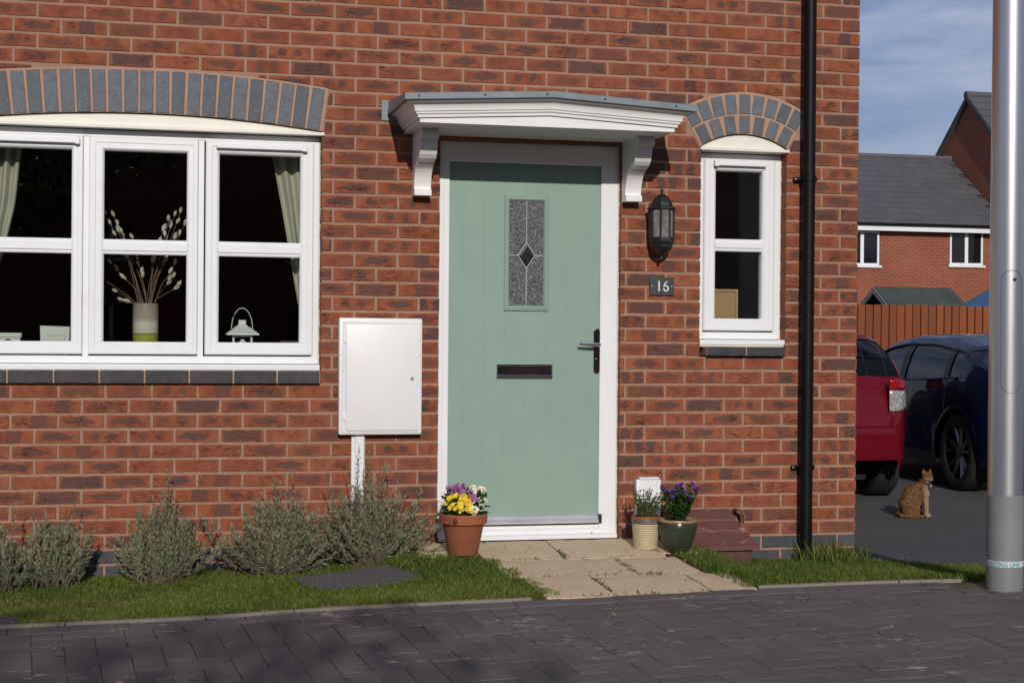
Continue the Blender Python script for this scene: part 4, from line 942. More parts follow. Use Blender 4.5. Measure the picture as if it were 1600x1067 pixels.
def blades(n, x0, x1, yfun, mask, hl, seed, name, label, w=.0021):
    r_ = np.random.default_rng(seed); X = r_.uniform(x0, x1, n*2); pts = []
    for x in X:
        a, c = yfun(x); y = r_.uniform(c, a)
        if mask(x, y, r_): pts.append((x, y))
        if len(pts) >= n: break
    P = np.array(pts); n = len(P); Z = np.array([zlawn(x, y) for x, y in P])-.008
    yk = np.array([ykerb(x) for x in P[:, 0]])
    H = r_.uniform(hl[0], hl[1], n)*(1+.3*np.sin(P[:, 0]*9+P[:, 1]*5)*r_.random(n)); H *= np.where(P[:, 1]-yk < .10, r_.uniform(.5, 1.5, n), 1)
    th = r_.uniform(0, 2*np.pi, n); lean = r_.uniform(.1, .95, n)*H; ld = r_.uniform(0, 2*np.pi, n); wd = w*r_.uniform(.6, 1.3, n)
    wx, wy = np.cos(th)*wd, np.sin(th)*wd; lx_, ly_ = np.cos(ld)*lean, np.sin(ld)*lean
    V = np.zeros((n, 5, 3)); B = np.stack([P[:, 0], P[:, 1], Z], 1)
    V[:, 0] = B+np.stack([-wx, -wy, 0*wx], 1); V[:, 1] = B+np.stack([wx, wy, 0*wx], 1)
    mid = B+np.stack([lx_*.35, ly_*.35, H*.62], 1); V[:, 2] = mid+np.stack([wx*.75, wy*.75, 0*wx], 1); V[:, 3] = mid+np.stack([-wx*.75, -wy*.75, 0*wx], 1)
    V[:, 4] = B+np.stack([lx_, ly_, H], 1)
    idx = np.arange(n)[:, None]*5; F = np.concatenate([idx+np.array([[0, 1, 2]]), idx+np.array([[0, 2, 3]]), idx+np.array([[3, 2, 4]])])
    pn = .5+.25*np.sin(P[:, 0]*3.1+1.7*np.sin(P[:, 1]*4.3))+.25*np.sin(P[:, 1]*6.3+P[:, 0]*1.3)
    c = np.clip(r_.normal(.28, .19, n)+.30*pn+.16*np.clip(1-P[:, 0]/2, 0, 1), 0, .85); c = np.where(r_.random(n) < .055, r_.uniform(.85, 1, n), c)
    A = np.repeat(np.stack([c, r_.random(n), r_.random(n)], 1)[:, None, :], 5, 1).reshape(-1, 3)
    tag(mesh_np(name, V.reshape(-1, 3), F, M['grass'], None, 'rnd', A), label, 'grass', kind='stuff')
def maskL(x, y, r_):
    if in_man(x, y, -.012): return False
    if x > pathL(y)+.022*math.sin(y*23)+.014*math.sin(y*51): return False
    e = y-ykerb(x); ed = .035+.028*math.sin(x*5.3)+.02*math.sin(x*13+1)
    if e < ed: return r_.random() < .10 + (.5 if math.sin(x*7.7) > .75 else 0)
    if e < ed+.05: return r_.random() < .7
    return True
def maskR(x, y, r_):
    if x < pathR(y)+.016*math.sin(y*27)+.010*math.sin(y*61): return False
    if -.24 < y and 3.26 < x < 3.83: return False
    if math.hypot(x-4.545, y+1.49) < .10: return False
    e = y-ykerb(x); ed = .03+.03*math.sin(x*4.1+2)+.02*math.sin(x*11)
    if e < ed: return r_.random() < .12
    return True
blades(105000, -1.5, 2.45, lambda x: (-.012, ykerb(x)+.004), maskL, (.010, .030), 1, 'grass', 'short green lawn grass between the lavender and the paving')
blades(42000, 3.30, 5.6, lambda x: (-.012 if x < 4.49 else backR(x), ykerb(x)+.004), maskR, (.012, .036), 2, 'grass', 'short green lawn grass between the slab path and the lamp post')
# taller tuft round the foot of the downpipe and weeds
def tuft(x, y, n, h, rad, label, seed, cols=None):
    r_ = random.Random(seed); b = MB()
    for i in range(n):
        a = r_.uniform(0, 6.28); d = rad*math.sqrt(r_.random()); bx_, by_ = x+d*math.cos(a), min(y+d*math.sin(a), -.004); hh = h*r_.uniform(.4, 1.1); ln = r_.uniform(.1, .7)*hh; la = r_.uniform(0, 6.28)
        z0 = zlawn(bx_, by_)-.01; ww = r_.uniform(.0015, .003); tx, ty = bx_+ln*math.cos(la), min(by_+ln*math.sin(la), -.003); mx_, my_ = bx_*.6+tx*.4, by_*.6+ty*.4; c = (r_.random()**1.4, 0, 0)
        b.add([(bx_-ww, by_, z0), (bx_+ww, by_, z0), (mx_+ww*.7, my_, z0+hh*.6), (mx_-ww*.7, my_, z0+hh*.6), (tx, ty, z0+hh)], [(0, 1, 2, 3), (3, 2, 4)], c)
    tag(b.build('grass_tuft', M['grass'], None, attr='rnd', recalc=False), label, 'grass', kind='stuff')
tuft(4.27, -.07, 420, .13, .16, 'tall unmown grass round the foot of the black downpipe', 3)
tuft(4.46, -.10, 60, .10, .06, 'dry straw tuft at the wall corner', 4)
tuft(4.62, -1.52, 40, .07, .05, 'weeds at the foot of the lamp post', 6)
tuft(3.02, -.905, 30, .03, .04, 'tiny grass weed in the path joint', 8)
M['straw'] = leaf_mat('dry_straw', [(.10, .065, .035), (.22, .15, .085), (.34, .25, .15), (.16, .09, .05)], .9, .1)
def strew(n, fn, L, name, label, seed, mat, upr=.12, w=.0022):
    r_ = random.Random(seed); b = MB()
    for i in range(n):
        x, y, z = fn(r_); a_ = r_.uniform(0, 6.28); l_ = r_.uniform(*L); d = Vector((math.cos(a_), math.sin(a_), r_.uniform(0, upr)))*l_; sd_ = Vector((-math.sin(a_), math.cos(a_), r_.uniform(-.5, .5)))*w*r_.uniform(.6, 1.4); P = Vector((x, y, z+.002)); c = (r_.random(), 0, 0)
        b.add([P-sd_, P+sd_, P+d*.55+sd_*1.1+Vector((0, 0, l_*.06)), P+d, P+d*.55-sd_*1.1+Vector((0, 0, l_*.06))], [(0, 1, 2, 4), (4, 2, 3)], c)
    return tag(b.build(name, mat, None, attr='rnd', recalc=False), label, name.replace('_', ' '), kind='stuff')
def kerbpt(r_):
    x = r_.uniform(-.4, 2.3) if r_.random() < .75 else r_.uniform(3.42, 4.4); y = ykerb(x)+r_.uniform(.015, .085); return x, y, zlawn(x, y)
strew(900, kerbpt, (.02, .06), 'dry_straw', 'dry straw and clippings along the lawn edge by the paving', 61, M['straw'])
JN = [((2.31, -.45), (3.26, -.45)), ((2.36, -.9), (3.30, -.9)), ((2.71, -.25), (2.71, -.45)), ((2.95, -.45), (2.95, -.9)), ((2.70, -.9), (2.70, -1.34)), ((2.42, -1.352), (3.36, -1.30))]
WS = [(r0_, r1_) for r0_, r1_ in ((.12, .28), (.62, .80), (.40, .52))]
def jointpt(r_):
    (a_, c_) = r_.choice(JN); q = r_.choice(WS); t = r_.uniform(*q) if r_.random() < .8 else r_.random(); x = a_[0]+(c_[0]-a_[0])*t+r_.gauss(0, .004); y = a_[1]+(c_[1]-a_[1])*t+r_.gauss(0, .004); return x, y, zpath(y)-.004
strew(420, jointpt, (.008, .028), 'joint_weeds', 'small weeds and moss growing in the joints of the slab path', 62, M['grass'], .8, .0016)
def anywhere(r_):
    x = r_.uniform(-.2, 4.2); y = ykerb(x)-abs(r_.gauss(.35, .5))-.02; return x, y, zpave(x, y)+.001
strew(46, anywhere, (.012, .03), 'leaf_litter', 'few tiny dead leaves scattered over the block paving', 63, M['straw'], .3, .006)
def jointp2(r_):
    x = r_.uniform(2.35, 3.3); y = r_.uniform(-1.34, -.05); return x, y, zpath(y)+.001
strew(26, jointp2, (.01, .022), 'leaf_litter', 'few tiny dead leaves lying on the pale slab path', 64, M['straw'], .3, .005)
# lavender shrubs
def lavender(x, y, rx, h, nst, seed, label, droop=.55):
    r_ = np.random.default_rng(seed); z0 = zlawn(x, y)-.01; e = tag(empty('lavender_shrub', (x, y, z0)), label, 'shrub', 'lavender shrubs along the house wall')
    sb = MB(); LV = []; LA = []
    for i in range(nst):
        az = r_.uniform(0, 2*np.pi); tl = min(abs(r_.normal(0, .62)), 1.2); outw = tl*rx; hh = h*(1-.34*min(tl, 1)**1.6)*r_.uniform(.55, 1.0)
        hh *= 1+.22*math.sin(az*2+seed)*min(tl, 1)
        if r_.random() < .13: hh *= r_.uniform(1.2, 1.5)
        dx, dy = math.cos(az)*outw, math.sin(az)*outw*.42; bxx, byy = r_.normal(0, .05), r_.normal(0, .03)
        p0 = np.array([bxx, byy, 0]); p2 = np.array([bxx+dx, byy+dy, hh]); p1 = np.array([bxx+dx*.62, byy+dy*.62, hh*.40])
        if y+p2[1] > -.012: p2[1] = -.012-y
        if y+p1[1] > -.012: p1[1] = -.012-y
        pts = [(1-t)**2*p0+2*t*(1-t)*p1+t*t*p2 for t in np.linspace(0, 1, 6)]
        sb.tube([Vector(q) for q in pts], [.003, .0026, .0021, .0017, .0013, .0009], 4)
        for k in range(int(r_.uniform(42, 80))):
            t = r_.uniform(.12, 1.0)**.8; q = (1-t)**2*p0+2*t*(1-t)*p1+t*t*p2; d = 2*(1-t)*(p1-p0)+2*t*(p2-p1); d /= np.linalg.norm(d)+1e-9
            L = r_.uniform(.020, .042)*(1.15-.35*t); s_ = r_.normal(0, 1, 3); s_ -= s_.dot(d)*d; s_ /= np.linalg.norm(s_)+1e-9
            ld = d*r_.uniform(.6, 1.1)+s_*.55; ld /= np.linalg.norm(ld); wv = np.cross(ld, r_.normal(0, 1, 3)); wv /= np.linalg.norm(wv)+1e-9; wv *= r_.uniform(.0020, .0032)
            V4 = np.stack([q, q+ld*L*.5+wv, q+ld*L, q+ld*L*.5-wv])
            if y+V4[:, 1].max() > -.004: V4[:, 1] = np.minimum(V4[:, 1], -.005-y)
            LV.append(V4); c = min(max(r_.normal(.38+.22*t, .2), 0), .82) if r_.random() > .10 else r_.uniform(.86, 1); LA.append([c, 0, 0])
    o = sb.build('stem', M['stem'], e)
    V = np.array(LV); n = len(V); F = np.arange(n*4).reshape(n, 4); A = np.repeat(np.array(LA)[:, None, :], 4, 1).reshape(-1, 3)
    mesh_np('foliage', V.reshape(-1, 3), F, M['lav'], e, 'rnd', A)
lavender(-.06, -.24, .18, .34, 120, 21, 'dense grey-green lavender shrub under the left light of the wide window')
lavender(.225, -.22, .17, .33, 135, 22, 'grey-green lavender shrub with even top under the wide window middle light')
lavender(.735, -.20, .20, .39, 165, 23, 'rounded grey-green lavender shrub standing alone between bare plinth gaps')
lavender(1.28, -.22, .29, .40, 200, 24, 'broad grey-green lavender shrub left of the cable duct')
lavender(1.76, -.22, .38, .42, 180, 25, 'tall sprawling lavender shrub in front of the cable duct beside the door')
# manhole covers in the lawn
g = G('chequer_plate'); p = g.obj(); n = g.noise(30, 4, .6, p); M['chequer'] = g.fin(g.mix(n, (.115, .105, .106), (.070, .063, .065)), .75, 0, .3)
for k, (mx_, my_, L_, W_, a_) in enumerate((MAN, (-.10, -1.36, .5, .30, R(4)))):
    zz = [zlawn(mx_+dx, my_+dy) for dx, dy in ((-.2, 0), (.2, 0), (0, -.18), (0, .18))]
    sx, sy = (zz[1]-zz[0])/.4, (zz[3]-zz[2])/.36
    e = tag(empty('drain_cover', (mx_, my_, sum(zz)/4+.013), a_), ('grey studded drain cover set in the lawn in front of the lavender', 'grey studded drain cover at the lawn edge by the paving')[k], 'drain cover')
    b = MB(); pl = []
    def zt(u, v, dz): return (u*math.cos(a_)-v*math.sin(a_))*sx+(u*math.sin(a_)+v*math.cos(a_))*sy+dz
    def slab_(u0, u1, v0, v1, h0, h1):
        V = [(u, v, zt(u, v, h)) for h in (h0, h1) for v in (v0, v1) for u in (u0, u1)]
        return V, [(0, 2, 3, 1), (4, 5, 7, 6), (0, 1, 5, 4), (2, 6, 7, 3), (0, 4, 6, 2), (1, 3, 7, 5)]
    b.add(*slab_(-L_/2, L_/2, -W_/2, W_/2, -.03, -.004)); b.build('plate', M['chequer'], e)
    b = MB(); nu, nv = int(L_/.020), int(W_/.020)
    for i in range(nu):
        for j in range(nv):
            u = -L_/2+.012+i*.020; v = -W_/2+.012+j*.020
            b.add(*slab_(u-.0075, u+.0075, v-.0035, v+.0035, -.0045, .0)) if (i+j) % 2 else b.add(*slab_(u-.0035, u+.0035, v-.0075, v+.0075, -.0045, .0))
    tag(b.build('stud', M['chequer'], e), kind='stuff')

# flower pots ------------------------------------------------------
def petal_head(b, P, nrm, rad, c, npet, r_, layers=2):
    nrm = nrm.normalized(); a = nrm.orthogonal().normalized(); d = nrm.cross(a)
    for l in range(layers):
        for i in range(npet):
            t = 2*math.pi*(i+.5*l)/npet+r_.uniform(-.15, .15); dr = a*math.cos(t)+d*math.sin(t); sd_ = nrm.cross(dr); rr_ = rad*(1-.3*l)*r_.uniform(.85, 1.1); lift = .15+.5*l
            q0 = P; q1 = P+dr*rr_*.55+sd_*rr_*.22+nrm*rr_*lift*.6; q2 = P+dr*rr_+nrm*rr_*lift; q3 = P+dr*rr_*.55-sd_*rr_*.22+nrm*rr_*lift*.6
            b.add([q0, q1, q2, q3], [(0, 1, 2, 3)], c)
def petal_mat(name, a, bcol):
    g = G(name); rn = g.sep(g.attr('rnd').outputs['Vector']); g.fin(g.mix(rn[0], a, bcol), .6, 0, .2); return g.m
M['p_yellow'] = petal_mat('petal_yellow', (.80, .52, .02), (.80, .63, .06)); M['p_purple'] = petal_mat('petal_magenta', (.26, .06, .22), (.40, .15, .34)); M['p_white'] = petal_mat('petal_cream', (.72, .70, .48), (.78, .76, .66)); M['p_violet'] = petal_mat('petal_violet', (.09, .03, .22), (.17, .07, .36))
def leaf_add(b, P, d, L, wv, c):
    d = d.normalized(); s_ = d.cross(wv).normalized()*L*.28; n_ = s_.cross(d).normalized()*L*.10
    b.add([P, P+d*L*.35+s_, P+d*L*.55+s_*.55-n_, P+d*L*.75+s_*.7, P+d*L, P+d*L*.75-s_*.7, P+d*L*.55-s_*.55-n_, P+d*L*.35-s_], [(0, 1, 2, 6, 7), (2, 3, 4, 5, 6)], c)
tx, ty = 2.208, -.305; tz = zpath(ty)
fp = tag(empty('flower_pot', (tx, ty, tz)), 'terracotta pot of yellow, white and magenta chrysanthemums beside the front door', 'flower pot')
b = MB(); b.lathe([(0, .002), (.072, .0), (.075, .004), (.104, .150), (.106, .153), (.117, .156), (.121, .160), (.1225, .203), (.118, .207), (.110, .205), (.106, .17), (0, .17)], 40, 0, 0, 0); b.build('pot', M['terra'], fp, True)
b = MB(); b.lathe([(0, .185), (.107, .182)], 24, cap=False); b.build('compost', M['soil'], fp)
r_ = random.Random(12); lb = MB(); sb = MB()
HD = {'p_yellow': [], 'p_purple': [], 'p_white': []}
def dome(u, v):   # picture-facing dome of the chrysanthemums, u across, v up
    return Vector((u, -.075+.10*abs(u/.13)**2-.02+.11*max(0, v-.10)/.12, .19+v))
for (kind, cu, cv, ru, rv, n) in (('p_yellow', -.040, .072, .060, .048, 30), ('p_yellow', -.02, .045, .045, .03, 10), ('p_white', .045, .065, .042, .036, 15), ('p_purple', -.018, .135, .070, .030, 26), ('p_purple', .030, .112, .035, .03, 10), ('p_white', .070, .140, .045, .024, 14), ('p_white', -.10, .07, .012, .03, 3), ('p_white', .105, .08, .01, .02, 2), ('p_white', .035, .012, .01, .012, 2)):
    for i in range(n):
        a = r_.uniform(0, 6.28); q = math.sqrt(r_.random()); P = dome(cu+ru*q*math.cos(a), cv+rv*q*math.sin(a))+Vector((0, r_.uniform(-.008, .02), 0)); HD[kind].append(P)
C0 = Vector((0, .02, .20))
for kd, L_ in HD.items():
    b = MB()
    for P in L_:
        petal_head(b, P, (P-C0)+Vector((0, -.10, .05)), r_.uniform(.013, .018) if kd != 'p_purple' else r_.uniform(.010, .014), (r_.random(), 0, 0), 11, r_)
        sb.tube([P, P*.5+C0*.5, Vector((r_.uniform(-.04, .04), r_.uniform(-.03, .03), .18))], .0015, 4)
    b.build({'p_yellow': 'yellow_flowers', 'p_purple': 'magenta_flowers', 'p_white': 'white_flowers'}[kd], M[kd], fp, attr='rnd', recalc=False)['kind'] = 'stuff'
for i in range(430):
    a = r_.uniform(0, 6.28); el = r_.uniform(0, 1.45); rr_ = r_.uniform(.45, .93); P = Vector((.115*rr_*math.cos(a)*math.cos(el*.6), .10*rr_*math.sin(a)*math.cos(el*.6), .185+.15*rr_*math.sin(el))); d = Vector((P.x, P.y-.02, (P.z-.2)*.7+r_.uniform(-.05, .04)))
    leaf_add(lb, P, d, r_.uniform(.022, .042), Vector((r_.uniform(-1, 1), r_.uniform(-1, 1), 1)), (r_.random()*.75, 0, 0))
for i in range(14): leaf_add(lb, Vector((-.075+r_.uniform(-.02, .025), -.105, .20+r_.uniform(-.01, .01))), Vector((r_.uniform(-.3, .3), -.35, -1)), .042, Vector((1, 0, .3)), (r_.random()*.7, 0, 0))
lb.build('foliage', M['leaf'], fp, attr='rnd', recalc=False); sb.build('stems', M['stem'], fp)
# striped cream pot
cx_, cy_ = 3.185, -.265; cz_ = zpath(cy_)
sp = tag(empty('flower_pot', (cx_, cy_, cz_)), 'cream ribbed pot with brown band and small airy green plant', 'flower pot')
g = G('cream_stoneware'); z = g.sep(g.obj())[2]; M['stone'] = g.fin(g.mix(g.noise(30, 4, .6, g.obj()), (.52, .43, .27), (.44, .36, .22)), .55); M['stone_band'] = simple('brown_glaze', (.10, .075, .068), .4, var=.2, scale=30, c2=(.16, .12, .10))
prof = [(0, .0), (.060, .0)]
for i in range(11): z0 = .006+i*.0112; rr_ = .0615+.009*min(i/10, 1); prof += [(rr_-.0016, z0), (rr_+.0012, z0+.003), (rr_+.0012, z0+.008), (rr_-.0016, z0+.0110)]
b = MB(); b.lathe(prof+[(.071, .130)], 36, cap=False); b.build('pot', M['stone'], sp, True)
b = MB(); b.lathe([(.0705, .1305), (.073, .133), (.074, .155), (.073, .160), (.066, .160), (.064, .145), (0, .145)], 36); b.build('band', M['stone_band'], sp, True)
b = MB(); b.lathe([(.0735, .158), (.0755, .161), (.0745, .167), (.067, .168), (.064, .160)], 36, cap=False); b.build('rim', M['terra'], sp, True)
def herb(e, n, h, spread, lean, seed, leafL, heads=None, z0=.14):
    r_ = random.Random(seed); sb = MB(); lb = MB(); tips = []
    for i in range(n):
        a = r_.uniform(0, 6.28); q = r_.random()**.6; p0 = Vector((.03*q*math.cos(a), .03*q*math.sin(a), z0)); hh = h*r_.uniform(.5, 1); p2 = Vector((spread*q*math.cos(a)*1.1+lean, spread*q*math.sin(a)*.8, z0+hh)); p1 = p0.lerp(p2, .5)+Vector((0, 0, .15*hh))
        sb.tube([p0, p1, p2], [.002, .0015, .0008], 4); tips.append((p2, p2-p1))
        for k in range(r_.randint(9, 16)):
            t = r_.uniform(.1, .98); P = (1-t)**2*p0+2*t*(1-t)*p1+t*t*p2; d = (p2-p0).normalized()*.6+Vector((r_.uniform(-1, 1), r_.uniform(-1, 1), r_.uniform(-.2, .6)))
            leaf_add(lb, P, d, leafL*r_.uniform(.6, 1.2)*(1.1-.5*t), Vector((r_.uniform(-1, 1), r_.uniform(-1, 1), 1)), (min(1, .25+r_.random()*.75), 0, 0))
    sb.build('stems', M['stem'], e); lb.build('foliage', M['leaf'], e, attr='rnd', recalc=False); return tips
tips = herb(sp, 62, .18, .095, .016, 31, .021)
b = MB(); r_ = random.Random(3)
for (P, d) in tips[:22]: petal_head(b, P, Vector((d.x, d.y-.3, d.z)), .004, (r_.random(), 0, 0), 6, r_, 1)
b.build('white_flowers', M['p_white'], sp, attr='rnd', recalc=False)['kind'] = 'stuff'
# green glazed pot
gx_, gy_ = 3.335, -.335; gz_ = zpath(gy_)-.004
gpn = tag(empty('flower_pot', (gx_, gy_, gz_)), 'dark green glazed round pot with violet asters by the meter box', 'flower pot')
g = G('green_glaze'); z = g.sep(g.obj())[2]; n = g.noise(14, 4, .6, g.obj()); M['gglaze'] = g.fin(g.mix(n, (.020, .038, .022), (.045, .050, .030)), .22, 0, .5)
b = MB(); b.lathe([(0, .0), (.060, .0), (.064, .006), (.086, .055), (.097, .095), (.100, .125), (.096, .150), (.094, .155), (.088, .150), (0, .145)], 40); b.build('pot', M['gglaze'], gpn, True)
b = MB(); b.lathe([(.094, .151), (.102, .153), (.105, .159), (.103, .166), (.096, .168), (.090, .164), (.089, .155)], 40, cap=False); b.build('rim', simple('tan_glaze', (.34, .22, .12), .4, var=.15, scale=20), gpn, True)
b = MB()
for i in range(44):
    t = 2*math.pi*i/44
    for zz, rr_ in ((.140, .0985), (.128, .1005)): b.tube([(rr_*math.cos(t), rr_*math.sin(t), zz), ((rr_+.003)*math.cos(t), (rr_+.003)*math.sin(t), zz)], .0035, 5)
b.build('bead_ring', M['gglaze'], gpn)
b = MB(); b.lathe([(0, .152), (.089, .150)], 24, cap=False); b.build('compost', M['soil'], gpn)
r_ = random.Random(44); sb = MB(); lb = MB(); fb = MB()
asters = [(-.085, .00, .330, 2), (-.070, -.01, .305, 2), (-.005, -.02, .345, 5), (.012, -.03, .318, 4), (-.022, -.02, .312, 4), (.068, .0, .350, 2), (.090, -.01, .318, 3), (.048, -.03, .275, 3), (-.045, -.02, .285, 2), (.02, 0, .30, 2)]
for (ax, ay, az, nh) in asters:
    for q in range(nh):
        P = Vector((ax+r_.uniform(-.014, .014), ay+r_.uniform(-.02, .01), az+r_.uniform(-.012, .008))); petal_head(fb, P, Vector((r_.uniform(-.4, .4), -.5, .7)), r_.uniform(.013, .018), (r_.random(), 0, 0), 14, r_, 3)
        p0 = Vector((ax*.3, ay*.3, .15)); sb.tube([p0, p0.lerp(P, .5)+Vector((0, 0, .02)), P], [.0025, .002, .0012], 4)
        for k in range(22):
            t = r_.uniform(.02, .93); Q = p0.lerp(P, t); d = Vector((r_.uniform(-1, 1), r_.uniform(-1, .6), r_.uniform(-.1, .8))); leaf_add(lb, Q, d, r_.uniform(.022, .042), Vector((r_.uniform(-1, 1), r_.uniform(-1, 1), 1)), (r_.random()*.6 if r_.random() > .08 else .95, 0, 0))
fb.build('violet_flowers', M['p_violet'], gpn, attr='rnd', recalc=False); lb.build('foliage', M['leaf'], gpn, attr='rnd', recalc=False); sb.build('stems', M['stem'], gpn)

# ------------------------------------------------------------------ lamp post
LPX, LPY = 4.533, -1.49; LZ = zpave(LPX, LPY)
g = G('brushed_aluminium'); p = g.obj(); br_ = g.noise(6, 3, .5, g.scale(p, (90, 90, 1.2))); vt = g.noise(3, 3, .5, p)
g.bump(br_, .05, .002); M['alu_post'] = g.fin(g.mix(vt, (.60, .60, .63), (.52, .52, .56)), g.math('ADD', .30, g.math('MULTIPLY', br_, .10)), .9)
g.b.inputs['Coat Weight'].default_value = .55; g.b.inputs['Coat Roughness'].default_value = .10
M['post_grey'] = simple('post_grey_coating', (.20, .215, .225), .5, var=.08, scale=5, bump=.15, bscale=150, grime=((.28, .24, .19), 6, .5))
lp_ = tag(empty('lamp_post', (LPX, LPY, LZ)), 'brushed metal lamp post with grey coated foot standing at the paving edge', 'lamp post')
zs_ = .362-LZ-.0   # height of the grey coating
b = MB(); b.lathe([(.0835, -.06), (.0835, zs_), (.081, zs_+.002)], 48, cap=False); b.build('foot', M['post_grey'], lp_, True)
b = MB(); b.lathe([(.0805, zs_-.02), (.0805, 1.2), (.0775, 2.2), (.075, 3.2), (.06, 6.0), (0, 6.0)], 64, cap=False); shaft = b.build('shaft', M['alu_post'], lp_, True)
b = MB(); b.tube([(0, 0, 5.98), (0, -.15, 6.15), (0, -.9, 6.25)], .035, 12); b.box(-.12, .12, -1.45, -.85, 6.20, 6.30, .03); b.build('lamp_head', M['post_grey'], lp_, True)
# inspection door outline: thin raised seam wrapped round the shaft
def wrap(u, z, r_=.0808): t = DA+u/r_; return (r_*math.cos(t), r_*math.sin(t), z)
DA = math.atan2(CAM.y-LPY, CAM.x-LPX)+.28
seam = []
zb_, zt_ = .835-LZ, 1.40-LZ; hw_ = .050
for i in range(13): t = math.pi+math.pi*i/12; seam.append((hw_*math.cos(t), zb_+.05+.05*math.sin(t)))
for i in range(13): t = math.pi*i/12; seam.append((hw_*math.cos(t), zt_-.05+.05*math.sin(t)))
seam.append(seam[0]); fine = []
for a_, c_ in zip(seam[:-1], seam[1:]):
    for q in range(4): fine.append((a_[0]+(c_[0]-a_[0])*q/4, a_[1]+(c_[1]-a_[1])*q/4))
b = MB(); b.tube([wrap(u, z) for u, z in fine+[fine[0]]], .0011, 5); b.build('inspection_seam', simple('seam_dark', (.06, .06, .065), .6), lp_)
b = MB(); c_ = Vector(wrap(.010, zt_-.042, .0805)); nn = Vector((c_.x, c_.y, 0)).normalized(); b.tube([c_, c_+nn*.003], .0085, 12); b.build('lock', M['iron'], lp_)
# sticker band with its lettering
zb1, zb2 = .037-LZ, .063-LZ
M['sticker'] = simple('white_sticker', (.62, .64, .64), .5, var=.08, scale=20); M['teal'] = simple('teal_print', (.03, .28, .34), .5, var=.1, scale=40)
b = MB(); b.lathe([(.0838, zb1), (.0842, zb1+.0005), (.0842, zb2-.0005), (.0838, zb2)], 64, cap=False); b.build('sticker_band', M['sticker'], lp_)
tcv = bpy.data.curves.new('txt', 'FONT'); tcv.body = 'PLANTING LINE'; tcv.size = .0255; tcv.align_x = 'CENTER'; tcv.resolution_u = 2; tcv.offset = .0006
to = bpy.data.objects.new('txt', tcv); COL.objects.link(to); dg = bpy.context.evaluated_depsgraph_get(); tm = bpy.data.meshes.new_from_object(to.evaluated_get(dg)); bpy.data.objects.remove(to)
bm = bmesh.new(); bm.from_mesh(tm); bmesh.ops.subdivide_edges(bm, edges=[e_ for e_ in bm.edges if e_.calc_length() > .006], cuts=2)
TA = math.atan2(CAM.y-LPY, CAM.x-LPX)-.20
for v in bm.verts: t = TA+v.co.x/.0845; v.co = Vector((.0846*math.cos(t), .0846*math.sin(t), zb1+.004+v.co.y))
bm.to_mesh(tm); bm.free(); tm.materials.append(M['teal']); link('lettering', tm, None, lp_)

# ------------------------------------------------------------------ fence, sheds and far houses
g = G('fence_wood'); p = g.obj(); oi = g.n('ShaderNodeObjectInfo').outputs['Random']; gr = g.noise(3, 5, .6, g.scale(p, (30, 30, 1.5)), .6)
col = g.mix(oi, (.27, .085, .034), (.20, .060, .027)); col = g.mix(g.ss(gr, .35, .7, 0, .5), col, (.14, .042, .020)); M['fence'] = g.fin(col, .85, 0, .2)
FY0, FX0 = 13.0, 10.2
fe = tag(empty('garden_fence', (12, 12.9, -.2)), 'tall orange-brown close-board timber fence behind the parked cars', 'fence')
bme = MB(); bme.extrude([(-.0585, -.016), (.0585, .006), (.0585, .016), (-.0585, .016)], 'z', 0, 1.0); fm = bpy.data.meshes.new('board'); fm.from_pydata(bme.v, [], bme.f); fm.materials.append(M['fence'])
for i in range(46):
    o = bpy.data.objects.new('board', fm); COL.objects.link(o); o.parent = fe; r_ = random.Random(i)
    o.location = (-3.4+i*.125, r_.uniform(-.004, .004), 0); o.scale = (1, 1, 1.775+r_.uniform(-.006, .006)); o.rotation_euler.y = r_.uniform(-.003, .003)
b = MB()
for z in (.3, .95, 1.6): b.box(-3.5, 2.4, .03, .09, z-.04, z+.04)
b.box(-3.5, 2.4, .0205, .0295, 0, 1.74)
b.build('rail', M['fence'], fe)
def farp(px, py, d):
    v = fw+rt*((px-800)/FPX)-up*((py-533.5)/FPX); return CAM+v*d
def farpy(px, py, y):
    v = fw+rt*((px-800)/FPX)-up*((py-533.5)/FPX); return CAM+v*((y-CAM.y)/v.y)
M['felt'] = simple('green_roof_felt', (.055, .07, .062), .9, var=.15, scale=2, bump=.3, bscale=60)
M['shedwood'] = simple('shed_timber', (.12, .07, .04), .85, var=.2, scale=4)
M['bargeboard'] = simple('grey_board', (.25, .25, .25), .7, var=.1)
sh = tag(empty('garden_shed', (13.25, 17.2, -.27)), 'timber garden shed with green felt roof showing above the fence', 'shed')
b = MB(); b.box(-.12, 1.15, -.8, .8, 0, 1.80); b.build('body', M['shedwood'], sh)
sA = farp(1343, 474, 27.5); 
b = MB(); V = []
for x in (-.22, 1.25): V += [(x, -.92, 1.76), (x, 0, 2.26), (x, .92, 1.76), (x, -.92, 1.73), (x, 0, 2.23), (x, .92, 1.73)]
b.add(V, [(0, 6, 7, 1), (1, 7, 8, 2), (3, 4, 10, 9), (4, 5, 11, 10), (0, 1, 4, 3), (1, 2, 5, 4), (6, 9, 10, 7), (7, 10, 11, 8), (0, 3, 9, 6), (2, 8, 11, 5)]); b.build('roof', M['felt'], sh)
b = MB(); b.add([(-.24, -.95, 1.70), (-.24, 0, 2.25), (-.24, .95, 1.70), (-.24, -.95, 1.62), (-.24, 0, 2.14), (-.24, .95, 1.62), (-.222, -.95, 1.70), (-.222, 0, 2.25), (-.222, .95, 1.70), (-.222, -.95, 1.62), (-.222, 0, 2.14), (-.222, .95, 1.62)], [(0, 1, 4, 3), (1, 2, 5, 4), (6, 9, 10, 7), (7, 10, 11, 8), (0, 6, 7, 1), (1, 7, 8, 2), (3, 4, 10, 9), (4, 5, 11, 10)]); b.build('bargeboard', M['bargeboard'], sh)
